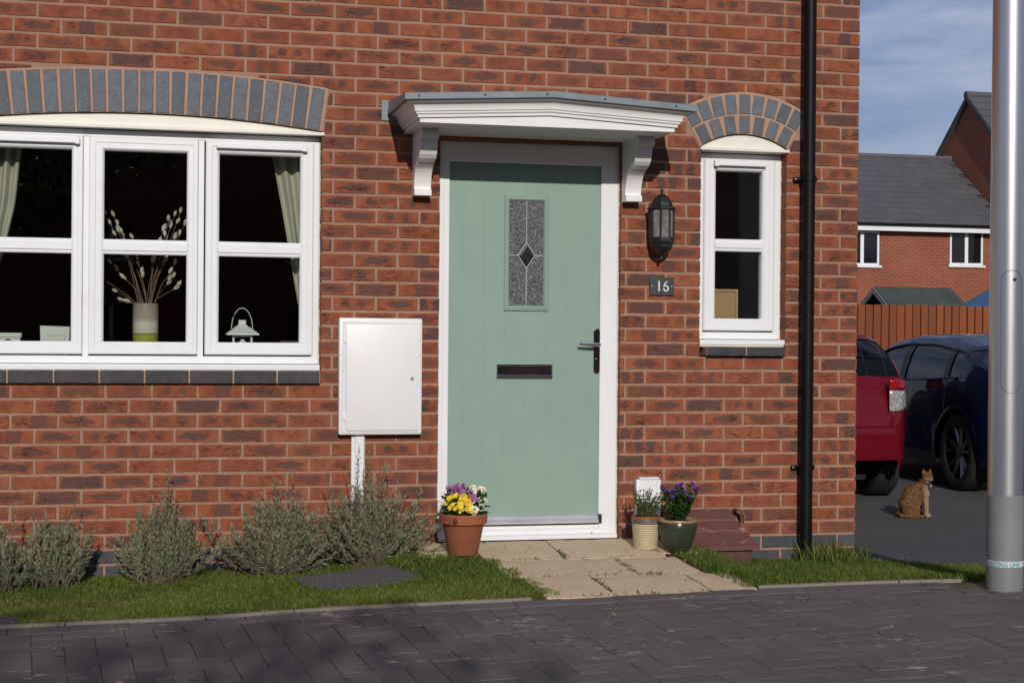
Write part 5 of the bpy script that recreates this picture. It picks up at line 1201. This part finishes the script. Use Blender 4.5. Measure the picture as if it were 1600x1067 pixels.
sh2 = tag(empty('playhouse', (16.45, 18.2, -.38)), 'blue playhouse with white edged roof showing above the fence', 'playhouse')
M['bluep'] = simple('blue_paint', (.045, .12, .26), .6, var=.1); 
b = MB(); b.extrude([(-1.0, 0), (1.0, 0), (1.0, 1.9), (0, 2.42), (-1.0, 1.9)], 'y', -.7, .7); b.build('body', M['bluep'], sh2)
b = MB()
for s_ in (-1, 1): b.add([(s_*1.1, -.76, 1.86), (0, -.76, 2.44), (0, .8, 2.44), (s_*1.1, .8, 1.86), (s_*1.1, -.76, 1.93), (0, -.76, 2.51), (0, .8, 2.51), (s_*1.1, .8, 1.93)], [(0, 1, 2, 3), (4, 7, 6, 5), (0, 4, 5, 1), (1, 5, 6, 2), (2, 6, 7, 3), (3, 7, 4, 0)])
b.build('roof', M['bluep'], sh2)
for s_ in (-1, 1):
    b = MB(); b.add([(s_*1.1, -.765, 1.86), (0, -.765, 2.44), (0, -.765, 2.515), (s_*1.1, -.765, 1.935), (s_*1.1, -.785, 1.86), (0, -.785, 2.44), (0, -.785, 2.515), (s_*1.1, -.785, 1.935)], [(0, 1, 2, 3), (4, 7, 6, 5), (0, 4, 5, 1), (1, 5, 6, 2), (2, 6, 7, 3), (3, 7, 4, 0)]); b.build('bargeboard', M['upvc'], sh2)
# far house
D1 = 52.0
eL, eR = farp(1338, 352, D1), farp(1540, 356, D1); HY = (eL.y+eR.y)/2; ZE = eL.z+.02
g = G('roof_tile'); p = g.obj(); oi = g.n('ShaderNodeObjectInfo').outputs['Random']; M['tile'] = g.fin(g.mix(g.noise(3, 4, .6, p), g.mix(oi, (.080, .081, .090), (.112, .112, .120)), (.085, .083, .090)), .8, 0, .3)
HXL = eL.x-3.0
GX = farp(1515, 153, D1+3.0).x      # the taller house's gable wall
fh = tag(empty('terraced_house', (20, HY, -.2)), 'low red brick house with grey tiled roof and white windows beyond the fence', 'house')
o_ = fh.location
b = MB(); b.box(HXL-o_.x, GX-o_.x-.02, 0, 7.2, 0, ZE+.2-.06); fhw = b.build('wall', M['brickwork'], fh)
RD, RH = 3.6, farp(1400, 245, D1+3.6).z-ZE
b = MB(); b.extrude([(-.30, ZE+.2-.05), (RD, ZE+.2+RH-.04), (2*RD+.3, ZE+.2-.05)], 'x', HXL-o_.x, GX-o_.x-.02); fhr = b.build('roof', M['roof_plain'], fh)
b = MB(); b.box(HXL-o_.x, GX-o_.x-.03, -.34, -.31, ZE+.2-.24, ZE+.2-.02); b.build('fascia', M['upvc'], fh)
b = MB(); b.tube([(HXL-o_.x, -.39, ZE+.2-.03), (GX-o_.x-.03, -.39, ZE+.2-.03)], .05, 8); b.build('gutter', M['black'], fh)
ln = math.hypot(RD+.36, RH+.02); ang = math.atan2(RH+.02, RD+.36); rows = 13; tw = .45
tb = MB(); tb.box(-tw/2+.003, tw/2-.003, -.02, ln/rows+.05, 0, .022); tmesh = bpy.data.meshes.new('roof_tile'); tmesh.from_pydata(tb.v, [], tb.f); tmesh.materials.append(M['tile'])
cols_ = int((GX-HXL-.1)/tw)
for j in range(rows):
    for i in range(cols_):
        xx = GX-o_.x-.04-tw*(i+.5)-(tw/2 if j % 2 else 0)
        if xx+o_.x < eL.x-1.2: continue
        o = bpy.data.objects.new('roof_tile', tmesh); COL.objects.link(o); o.parent = fhr; d = ln*j/rows
        o.location = (xx, -.36+d*math.cos(ang), ZE+.2-.035+d*math.sin(ang)); o.rotation_euler.x = ang-.035
b = MB(); b.tube([(HXL-o_.x, RD, ZE+.2+RH-.0), (GX-o_.x-.03, RD, ZE+.2+RH-.0)], .10, 8); b.build('ridge', M['tile'], fhr)
M['dark_glass'] = simple('dark_window_glass', (.010, .012, .015), .06, var=.2, scale=1.5)
def far_window(x0, x1, z0, z1, nl, parent, y=0):
    b = MB(); b.ring(x0, x1, z0, z1, .07, y-.03, y+.02, .01)
    for i in range(1, nl): xm = x0+(x1-x0)*i/nl; b.box(xm-.06, xm+.06, y-.028, y+.02, z0+.06, z1-.06)
    wn = b.build('window', M['upvc'], parent)
    for i in range(nl):
        a_ = x0+(x1-x0)*i/nl; c_ = x0+(x1-x0)*(i+1)/nl
        b = MB(); b.box(a_+.05, c_-.05, y-.008, y+.015, z0+.06, z1-.06); b.build('pane', M['dark_glass'], wn)
    b = MB(); b.box(x0-.07, x1+.07, y-.09, y+.02, z0-.075, z0-.004); b.build('sill', M['upvc'], wn)
for (xa, xb) in ((1320, 1373), (1484, 1535)):
    A_, B_ = farpy(xa, 360, HY), farpy(xb, 415, HY); far_window(A_.x-o_.x, B_.x-o_.x, B_.z+.2, A_.z+.2, 2, fh)
# taller house with its gable to the left
ap = farp(1515, 153, D1+3.0)
GX2 = ap.x
th = tag(empty('gabled_house', (GX2, ap.y, -.2)), 'taller red brick house with plain gable end behind the lamp post', 'house')
gh = ap.z+.2; hs = 4.4; rise = hs*.86
b = MB(); b.extrude([(-hs, 0), (hs, 0), (hs, gh-rise), (0, gh), (-hs, gh-rise)], 'x', 0, 9); b.build('wall', M['brickwork'], th)
b = MB(); V = []
for x in (-.12, 9.2): V += [(x, -hs-.35, gh-rise-.20), (x, 0, gh+.07), (x, hs+.35, gh-rise-.20), (x, -hs-.35, gh-rise-.36), (x, 0, gh-.09), (x, hs+.35, gh-rise-.36)]
b.add(V, [(0, 6, 7, 1), (1, 7, 8, 2), (3, 4, 10, 9), (4, 5, 11, 10), (0, 1, 4, 3), (1, 2, 5, 4), (6, 9, 10, 7), (7, 10, 11, 8), (0, 3, 9, 6), (2, 8, 11, 5)]); thr = b.build('roof', M['tile'], th)
sl = math.hypot(hs+.35, rise+.27); sa = math.atan2(rise+.27, hs+.35)
for j in range(14):
    d0_ = sl*j/14; b = MB(); V = []
    for x in (-.115, 9.2):
        for (dd, hh_) in ((d0_-.03, .035), (d0_+sl/14, .008), (d0_+sl/14, -.01), (d0_-.03, -.01)): V.append((x, -hs-.35+dd*math.cos(sa)-hh_*math.sin(sa), gh-rise-.20+dd*math.sin(sa)+hh_*math.cos(sa)))
    b.add(V, [(0, 1, 2, 3), (4, 7, 6, 5)]+[(k, (k+1) % 4, 4+(k+1) % 4, 4+k) for k in range(4)]); b.build('tile_course', M['tile'], thr)
b = MB(); b.tube([(-.16, 0, gh+.08), (9.2, 0, gh+.08)], .14, 8); b.build('ridge', M['tile'], thr)
b = MB()
for s_ in (-1, 1): b.add([(-.15, 0, gh+.05), (-.15, s_*(hs+.36), gh-rise-.22), (-.15, s_*(hs+.36), gh-rise-.36), (-.15, 0, gh-.10), (-.121, 0, gh+.05), (-.121, s_*(hs+.36), gh-rise-.22), (-.121, s_*(hs+.36), gh-rise-.36), (-.121, 0, gh-.10)], [(0, 1, 2, 3), (4, 7, 6, 5), (0, 4, 5, 1), (2, 6, 7, 3), (1, 5, 6, 2), (0, 3, 7, 4)])
b.build('verge', M['roof_plain'], thr)
# across the street: a terrace that the panes mirror, and an unseen tree added to cast loose shade on the near paving
oh2 = tag(empty('brick_terrace', (0, -46, -.2)), 'long plain brick terrace across the street facing the front door', 'house')
b = MB(); b.extrude([(-4, 0), (4, 0), (4, 5.4), (0, 9.0), (-4, 5.4)], 'x', -60, 70); ohw2 = b.build('wall', M['brickwork'], oh2)
for xw in range(-55, 66, 6):
    for z in (1.0, 3.6): far_window(xw, xw+1.2, z, z+1.15, 2, ohw2, 4.0)

tr = tag(empty('added_shade_tree', (-2.4, -14.7, -.2)), 'unseen leafy tree added behind the camera to shade the near paving', 'tree')
b = MB(); b.tube([(0, 0, 0), (.05, 0, 2), (0, .05, 4), (.1, 0, 5.6)], [.13, .10, .075, .03], 10)
r_ = random.Random(77)
for i in range(26):
    a_ = r_.uniform(0, 6.28); z = r_.uniform(2.2, 5.2); L_ = r_.uniform(1.4, 3.2); b.tube([(0, 0, z), (L_*.5*math.cos(a_), L_*.5*math.sin(a_)*.5, z+.35), (L_*math.cos(a_), L_*math.sin(a_)*.5, z+r_.uniform(.3, .9))], [.035, .02, .008], 6)
b.build('trunk', M['stem'], tr, True)
n_ = 6500; q_ = nr.normal(0, 1, (n_, 3)); q_ /= np.linalg.norm(q_, axis=1)[:, None]; q_ *= nr.random(n_)[:, None]**.45
cl_ = q_*np.array([3.7, 1.6, 1.75])+np.array([0, 0, 4.35]); cl_ += .25*np.sin(cl_[:, [1, 2, 0]]*3.1)
ax_ = nr.normal(0, 1, (n_, 3)); ax_ /= np.linalg.norm(ax_, axis=1)[:, None]; bx_ = np.cross(ax_, nr.normal(0, 1, (n_, 3))); bx_ /= np.linalg.norm(bx_, axis=1)[:, None]
sz_ = nr.uniform(.05, .085, n_)[:, None]; V = np.stack([cl_-ax_*sz_, cl_+bx_*sz_*.6, cl_+ax_*sz_, cl_-bx_*sz_*.6], 1).reshape(-1, 3)
mesh_np('crown', V, np.arange(n_*4).reshape(n_, 4), M['leaf'], tr, 'rnd', np.repeat(np.stack([nr.random(n_), nr.random(n_), nr.random(n_)], 1)[:, None, :], 4, 1).reshape(-1, 3))

# ------------------------------------------------------------------ cars
def paint(name, c, c2):
    g = G(name); g.fin(c, .5, .0, .03); g.b.inputs['Coat Weight'].default_value = .6; g.b.inputs['Coat Roughness'].default_value = .03; return g.m
M['red_paint'] = paint('red_car_paint', (.115, .003, .009), None); M['blue_paint'] = paint('navy_car_paint', (.003, .009, .036), None)
M['tyre'] = simple('tyre_rubber', (.016, .016, .016), .8, var=.2, scale=30); M['rim'] = simple('alloy_grey', (.42, .42, .44), .3, .9, var=.1); M['trim'] = simple('black_trim', (.010, .010, .011), .5)
M['lamp_red'] = simple('lamp_red', (.35, .008, .012), .12); M['lamp_clear'] = simple('lamp_clear', (.62, .60, .58), .12, .4, var=.3, scale=40); M['plate'] = simple('yellow_plate', (.80, .52, .01), .4, var=.02)
M['under'] = simple('underbody', (.008, .008, .008), .9); M['seat'] = simple('car_seat', (.02, .02, .022), .9)
def car(name, label, X, Y, rz, L, Wd, H, P, paintm, rearlamp):
    e = tag(empty(name, (X, Y, zasph(X, Y+1)), rz), label, 'car')
    hwid = Wd/2; WR = P['wr']; ws_ = P['wheels']; AR = WR+.055
    def ztopf(s): return lerp(s, P['top'][0], P['top'][1])
    def zbel(s): return lerp(s, P['belt'][0], P['belt'][1])
    def plan(s): return hwid*lerp(s, [0, .05, .14, .34, .6, L-1.0, L-.45, L-.15, L], [.70, .83, .915, .975, 1, 1, .95, .82, .62])
    def sect(s):
        w_ = plan(s); zt = ztopf(s); zb = lerp(s, [0, .12, .5, L-.5, L-.1, L], [.36, .24, .19, .19, .22, .32])
        for sw in ws_:
            d = abs(s-sw)
            if d < AR: zb = max(zb, WR+math.sqrt(AR*AR-d*d))
        zbl = min(zbel(s), zt-.025); z1 = max(zb+.03, .34); z2 = max(z1+.03, .62); z2 = min(z2, max(zbl-.05, z1+.015)); zbl = max(zbl, z2+.015); zt = max(zt, zbl+.02)
        gh_ = zt-zbl; k = min(gh_/.45, 1.0); wr_ = w_*(1-.035)-(.155*k)*hwid/.85
        wl = .955 if zb < .3 else 1.0
        pts = [(w_*wl, zb), (w_*.992, z1), (w_*1.0, z2), (w_*.972, zbl)]
        for t, o_ in ((.30, .022), (.62, .030), (.88, .012)): pts.append((w_*.965+(wr_-w_*.965)*t+o_*k, zbl+(zt-.045*k-zbl)*t))
        pts += [(wr_-.015, zt-.035*k), (wr_-.09, zt-.006), (wr_*.5, zt+.012*k), (0, zt+.020*k)]
        return pts
    S_ = sorted(set([round(x, 4) for x in list(np.linspace(0, .5, 14))+list(np.linspace(.5, L-.5, 60))+list(np.linspace(L-.5, L, 12))+[sw+AR*math.cos(t) for sw in ws_ for t in np.linspace(0, math.pi, 15)]]))
    SEC = [sect(s) for s in S_]; n = len(SEC[0])
    def side_hole(s): return any(a < s < c for a, c in P['glass'])
    V = []; F = []
    for s, sec in zip(S_, SEC):
        for sg in (-1, 1):
            for (w_, z) in sec: V.append((sg*w_, s, z))
    m = 2*n
    for i in range(len(S_)-1):
        sm_ = (S_[i]+S_[i+1])/2
        for q in range(n-1):
            if 3 <= q <= 5 and side_hole(sm_): continue
            if q >= 7 and (P['hatch'][0] < sm_ < P['hatch'][1] or P['screen'][0] < sm_ < P['screen'][1]): continue
            F.append((i*m+q, i*m+q+1, (i+1)*m+q+1, (i+1)*m+q)); F.append((i*m+n+q, (i+1)*m+n+q, (i+1)*m+n+q+1, i*m+n+q+1))
    for i in (0, len(S_)-1): F.append(tuple(i*m+q for q in range(n))+tuple(i*m+n+q for q in range(n-2, -1, -1)))
    b = MB(); b.add(V, F); body = b.build('body', paintm, e, True)
    try: body.data.set_sharp_from_angle(angle=R(60))
    except Exception: pass
    # glass
    for (a, c) in P['glass']:
        for sg in (-1, 1):
            b = MB(); V = []; ss_ = [a]+[s for s in S_ if a < s < c]+[c]
            for s in ss_:
                se = sect(s)
                for q in (3, 4, 5, 6): V.append((sg*(se[q][0]-.006), s, se[q][1]))
            b.add(V, [(i*4+q, i*4+q+1, i*4+q+5, i*4+q+4) for i in range(len(ss_)-1) for q in range(3)]); b.build('side_window', M['car_glass'], e, True)
    for nm, (a, c) in (('rear_window', P['hatch']), ('windscreen', P['screen'])):
        b = MB(); V = []; ss_ = [a]+[s for s in S_ if a < s < c]+[c]
        for s in ss_:
            se = sect(s); V += [(-se[7][0], s, se[7][1]-.006), (-se[8][0], s, se[8][1]-.006), (-se[9][0], s, se[9][1]-.006), (0, s, se[10][1]-.006), (se[9][0], s, se[9][1]-.006), (se[8][0], s, se[8][1]-.006), (se[7][0], s, se[7][1]-.006)]
        b.add(V, [(i*7+q, i*7+q+1, i*7+q+8, i*7+q+7) for i in range(len(ss_)-1) for q in range(6)]); b.build(nm, M['car_glass'], e, True)
    # black trim: pillars between side windows, belt line
    for sg in (-1, 1):
        for (a, c) in zip(P['glass'][:-1], P['glass'][1:]):
            b = MB(); V = []
            for s in (a[1]-.012, c[0]+.012):
                se = sect(s)
                for q in (3, 4, 5, 6): V.append((sg*(se[q][0]+.003), s, se[q][1]))
            b.add(V, [(q, q+1, q+5, q+4) for q in range(3)]); b.build('pillar', M['trim'], e)
        b = MB(); a, c = P['glass'][0][0], P['glass'][-1][1]; pts = [(sg*(sect(s)[3][0]+.002), s, sect(s)[3][1]+.004) for s in np.linspace(a, c, 24)]; b.tube(pts, .009, 6); b.build('belt_trim', M['trim'], e)
        b = MB(); pts = [(sg*(sect(s)[6][0]+.004), s, sect(s)[6][1]+.004) for s in np.linspace(a, c, 24)]; b.tube(pts, .008, 6); b.build('roof_trim', M['trim'], e)
        for s in P['handles']:
            se = sect(s); b = MB(); b.tube([(sg*(se[2][0]+.002), s-.10, se[3][1]-.10), (sg*(se[2][0]+.022), s-.07, se[3][1]-.10), (sg*(se[2][0]+.022), s+.07, se[3][1]-.10), (sg*(se[2][0]+.002), s+.10, se[3][1]-.10)], .012, 8); b.build('door_handle', paintm, e, True)
        for s in P['gaps']:
            se = sect(s); b = MB(); b.tube([(sg*(q[0]+.0005), s, q[1]) for q in se[0:4]], .0035, 5); b.build('door_gap', M['under'], e)
        sm_ = P['mirror']; se = sect(sm_); b = MB(); b.box(sg*(se[3][0]+.02) if sg > 0 else sg*(se[3][0]+.20), sg*(se[3][0]+.20) if sg > 0 else sg*(se[3][0]+.02), sm_-.05, sm_+.07, se[3][1]+.0, se[3][1]+.14, .03); b.build('mirror', paintm, e, True)
    # cabin: dark tub and seats; underbody
    b = MB(); b.box(-hwid*.86, hwid*.86, .55, L-1.0, .28, .62); b.box(-hwid*.80, hwid*.80, .30, L-.4, .22, .5)
    for sw in ws_: b.box(-hwid*.60, hwid*.60, sw-.33, sw+.33, .16, .60)
    b.build('underbody', M['under'], e)
    for (sx, sy) in ((-.36, P['seats'][0]), (.36, P['seats'][0]), (-.36, P['seats'][1]), (.36, P['seats'][1])):
        b = MB(); b.box(sx-.23, sx+.23, sy, sy+.14, .55, .98, .05); b.box(sx-.13, sx+.13, sy, sy+.09, .985, 1.15, .04); b.build('seat', M['seat'], e, True)
    # wheels
    for sw in ws_:
        for sg in (-1, 1):
            xo = sg*(hwid-.015); b = MB(); prof = [(WR-.10, .10), (WR-.05, .108), (WR-.018, .10), (WR, .082)]
            for q in range(5): t0 = .075-q*.032; prof += [(WR, t0), (WR, t0-.020), (WR-.008, t0-.022), (WR-.008, t0-.030)]
            prof += [(WR, -.09), (WR-.02, -.105), (WR-.10, -.105)]
            V = []; F = []; nn_ = 48
            for (r_, xx) in prof:
                for i in range(nn_): t = 2*math.pi*i/nn_; V.append((xo-sg*.108+sg*xx, sw+r_*math.cos(t), WR+r_*math.sin(t)))
            for j in range(len(prof)-1):
                for i in range(nn_): k = (i+1) % nn_; F.append((j*nn_+i, j*nn_+k, (j+1)*nn_+k, (j+1)*nn_+i))
            b.add(V, F); wh = b.build('wheel', M['tyre'], e, True)
            b = MB(); nn_ = 40; V = []; F = []
            for (r_, xx) in ((WR-.095, .100), (WR-.105, .094), (WR-.115, .05), (.05, .03), (0, .03)):
                for i in range(nn_): t = 2*math.pi*i/nn_; V.append((xo-sg*.108+sg*xx, sw+r_*math.cos(t), WR+r_*math.sin(t)))
            for j in range(4):
                for i in range(nn_): k = (i+1) % nn_; F.append((j*nn_+i, j*nn_+k, (j+1)*nn_+k, (j+1)*nn_+i))
            b.add(V, F); b.build('rim_dish', M['under'], wh, True)
            for q in range(5):
                for dq in (-.13, .13):
                    t = 2*math.pi*q/5+.3+dq; t2 = 2*math.pi*q/5+.3+dq*2.0; b = MB(); V = []
                    for (r_, a_, wv, xx) in ((.045, t, .016, .070), (WR-.10, t2, .011, .096)):
                        c_, s2 = math.cos(a_), math.sin(a_); y_, z_ = sw+r_*c_, WR+r_*s2
                        for xo2, ww in ((xx, wv*.5), (xx-.02, wv)): V += [(xo-sg*.108+sg*xo2, y_-s2*ww, z_+c_*ww), (xo-sg*.108+sg*xo2, y_+s2*ww, z_-c_*ww)]
                    b.add(V, [(0, 1, 5, 4), (0, 4, 6, 2), (1, 3, 7, 5), (2, 6, 7, 3), (0, 2, 3, 1), (4, 5, 7, 6)]); b.build('spoke', M['rim'], wh)
            b = MB(); b.tube([(xo-sg*.05, sw, WR), (xo-sg*.030, sw, WR)], .045, 16); b.build('hub_cap', M['rim'], wh)
    # rear lamps wrapped over the corner
    for sg in (-1, 1):
        for (nm, mt, z0, z1, s1) in rearlamp:
            b = MB(); V = []; nz_ = 6; ss_ = np.linspace(.012, s1, 12)
            for i, s in enumerate(ss_):
                for j in range(nz_+1):
                    t = i/11; za = z0+(z1-z0)*(.0+.25*t); z = za+(z1-(z1-z0)*.12*t-za)*j/nz_
                    se = sect(float(s)); zs = [q[1] for q in se[:8]]; wv = float(np.interp(z, zs, [q[0] for q in se[:8]])); V.append((sg*(wv+.012), float(s)-.012, z))
            b.add(V, [(i*(nz_+1)+j, i*(nz_+1)+j+1, (i+1)*(nz_+1)+j+1, (i+1)*(nz_+1)+j) for i in range(11) for j in range(nz_)])
            o = b.build(nm, mt, e, True); o.modifiers.new('s', 'SOLIDIFY').thickness = .012
    b = MB(); b.box(-.26, .26, -.022, .02, P['plate'], P['plate']+.11, .006); b.build('number_plate', M['plate'], e)
    b = MB(); w0 = plan(.03); b.box(-w0*.96, w0*.96, -.055, .10, .33, .60, .045); b.build('bumper', paintm, e, True)
    return e
Pr = dict(wr=.295, wheels=(.62, 3.05), top=([0, .05, .12, .30, .62, 1.1, 1.7, 2.3, 3.0, 3.2, 3.75, 3.8], [.58, .84, .95, 1.15, 1.32, 1.38, 1.385, 1.32, .98, .92, .76, .58]), belt=([0, .4, 1.2, 2.6, 3.8], [.95, .96, .92, .87, .7]),
          glass=((.62, .95), (1.02, 1.72), (1.82, 2.72)), hatch=(.15, .55), screen=(2.35, 2.95), handles=(1.15, 1.98), gaps=(.95, 1.78, 2.72), mirror=2.55, seats=(.95, 1.85), plate=.62)
car('parked_car', 'dark red hatchback parked with its rear towards the cat', 5.715, 3.22, R(-4), 3.8, 1.69, 1.5, Pr, M['red_paint'], (('rear_lamp', M['lamp_red'], .885, .962, .24), ('reversing_lamp', M['lamp_clear'], .715, .882, .23)))
Pb = dict(wr=.325, wheels=(.78, 3.42), top=([0, .05, .14, .36, .8, 1.4, 2.0, 2.4, 3.15, 3.3, 4.2, 4.3], [.60, .86, .95, 1.06, 1.23, 1.31, 1.32, 1.27, .97, .91, .77, .58]), belt=([0, .5, 1.4, 2.9, 4.3], [.96, .97, .925, .87, .7]),
          glass=((.72, .96), (1.03, 1.85), (1.95, 2.92)), hatch=(.16, .72), screen=(2.45, 3.08), handles=(1.25, 2.12), gaps=(.98, 1.90, 2.92), mirror=2.78, seats=(1.15, 2.1), plate=.70)
car('parked_car', 'dark navy blue hatchback parked beside the red car', 8.17, 3.20, R(-3), 4.3, 1.80, 1.46, Pb, M['blue_paint'], (('rear_lamp', M['lamp_red'], .78, .94, .26),))

# ------------------------------------------------------------------ cat
CX, CY = 6.05, 2.29; CZ = zasph(CX, CY)
ct = tag(empty('cat', (CX, CY, CZ), R(-34)), 'ginger tabby cat sitting upright on the asphalt by the parked cars', 'cat')
bm = bmesh.new()
def ball(c, r_, rot=None):
    mt = Matrix.Translation(c) @ (rot.to_matrix().to_4x4() if rot else Matrix.Identity(4)) @ Matrix.Diagonal((*r_, 1)); bmesh.ops.create_icosphere(bm, subdivisions=3, radius=1, matrix=mt)
def limb(p, q, r0_, r1_, n=6):
    p, q = Vector(p), Vector(q)
    for i in range(n+1): t = i/n; rr_ = r0_+(r1_-r0_)*t; ball(p.lerp(q, t), (rr_, rr_, rr_))
from mathutils import Euler
limb((-.045, 0, .085), (-.020, 0, .165), .070, .062); limb((-.020, 0, .165), (.045, 0, .215), .062, .048); limb((.045, 0, .215), (.072, 0, .262), .046, .034)
limb((.020, 0, .12), (.060, 0, .17), .05, .045)
for s_ in (-1, 1):
    ball((-.020, s_*.052, .062), (.070, .034, .062)); limb((-.005, s_*.066, .02), (.060, s_*.064, .014), .020, .015, 5)
    limb((.068, s_*.026, .17), (.080, s_*.024, .08), .026, .018); limb((.080, s_*.024, .08), (.082, s_*.023, .02), .018, .0155); ball((.093, s_*.024, .013), (.024, .017, .013))
HQ = Euler((0, R(4), R(-46))); HC = Vector((.086, -.006, .292)); HM = HQ.to_matrix()
def hp(x, y, z): return HC+HM @ Vector((x, y, z))
ball(hp(0, 0, 0), (.042, .041, .037), HQ); ball(hp(.030, 0, -.012), (.020, .022, .016), HQ); ball(hp(.015, .022, -.012), (.022, .018, .017), HQ); ball(hp(.015, -.022, -.012), (.022, .018, .017), HQ); ball(hp(.033, 0, -.020), (.014, .015, .010), HQ)
for s_ in (-1, 1):
    for i in range(8):
        t = i/7; rr_ = .0185*(1-t)+.0025; ball(hp(-.004-.004*t, s_*(.024+.010*t), .026+.037*t), (rr_*.55, rr_, rr_), HQ)
prev = Vector((-.10, 0, .02))
tl = [Vector((-.095, .0, .03)), Vector((-.112, -.04, .018)), Vector((-.085, -.082, .015)), Vector((-.03, -.100, .014)), Vector((.03, -.098, .013))]
for a_, c_ in zip(tl[:-1], tl[1:]): limb(a_, c_, .0165, .0150, 5)
me = bpy.data.meshes.new('body'); bm.to_mesh(me); bm.free()
g = G('tabby_fur'); p = g.obj(); wv = g.n('ShaderNodeTexWave'); wv.wave_type = 'BANDS'; wv.bands_direction = 'DIAGONAL'; wv.inputs['Scale'].default_value = 15; wv.inputs['Distortion'].default_value = 9; wv.inputs['Detail'].default_value = 3; wv.inputs['Detail Scale'].default_value = 2.2
g.t.links.new(p, wv.inputs[0]); fur = g.noise(60, 4, .7, g.scale(p, (2, 2, .6)))
col = g.mix(g.ss(wv.outputs['Fac'], .15, .9), (.065, .033, .015), (.215, .115, .048)); xx = g.sep(p)
chest = g.math('MULTIPLY', g.ss(xx[0], .055, .105), g.ss(xx[2], .30, .25)); col = g.mix(g.ss(g.noise(26, 4, .6, p), .42, .62, 0, .6), col, (.06, .032, .016)); col = g.mix(g.math('MULTIPLY', chest, .7), col, (.46, .36, .26)); col = g.mix(g.ss(fur, .3, .7, 0, .45), col, (.20, .10, .04))
g.bump(fur, .6, .006); M['fur'] = g.fin(col, .9, 0, .15)
body = link('body', me, M['fur'], ct); rm = body.modifiers.new('remesh', 'REMESH'); rm.mode = 'VOXEL'; rm.voxel_size = .0045; rm.use_smooth_shade = True; sm_ = body.modifiers.new('smooth', 'SMOOTH'); sm_.factor = .6; sm_.iterations = 5
M['eye'] = simple('cat_eye', (.10, .11, .02), .2); M['nose'] = simple('cat_nose', (.30, .10, .08), .5)
for s_ in (-1, 1):
    b = MB(); b.lathe([(0, .0055), (.004, .004), (.0055, 0), (.004, -.004), (0, -.0055)], 12); o = b.build('eye', M['eye'], ct, True); o.location = hp(.0365, s_*.0165, .006); o.scale = (1, 1, .6)
b = MB(); b.lathe([(0, .004), (.004, .002), (.005, 0), (0, -.005)], 10); o = b.build('nose', M['nose'], ct, True); o.location = hp(.0495, 0, -.009)
b = MB(); pts = []
for i in range(25): t = 2*math.pi*i/24; pts.append(Vector((.071+.041*math.cos(t), .040*math.sin(t), .252-.013*math.cos(t))))
b.tube(pts, .0055, 6); col_ = b.build('collar', simple('red_brown_collar', (.05, .015, .012), .6), ct, True)
b = MB(); b.lathe([(0, .009), (.007, .006), (.009, 0), (.007, -.006), (0, -.009)], 12, .112, -.004, .232); b.build('bell', simple('white_bell', (.62, .58, .54), .4), col_, True)
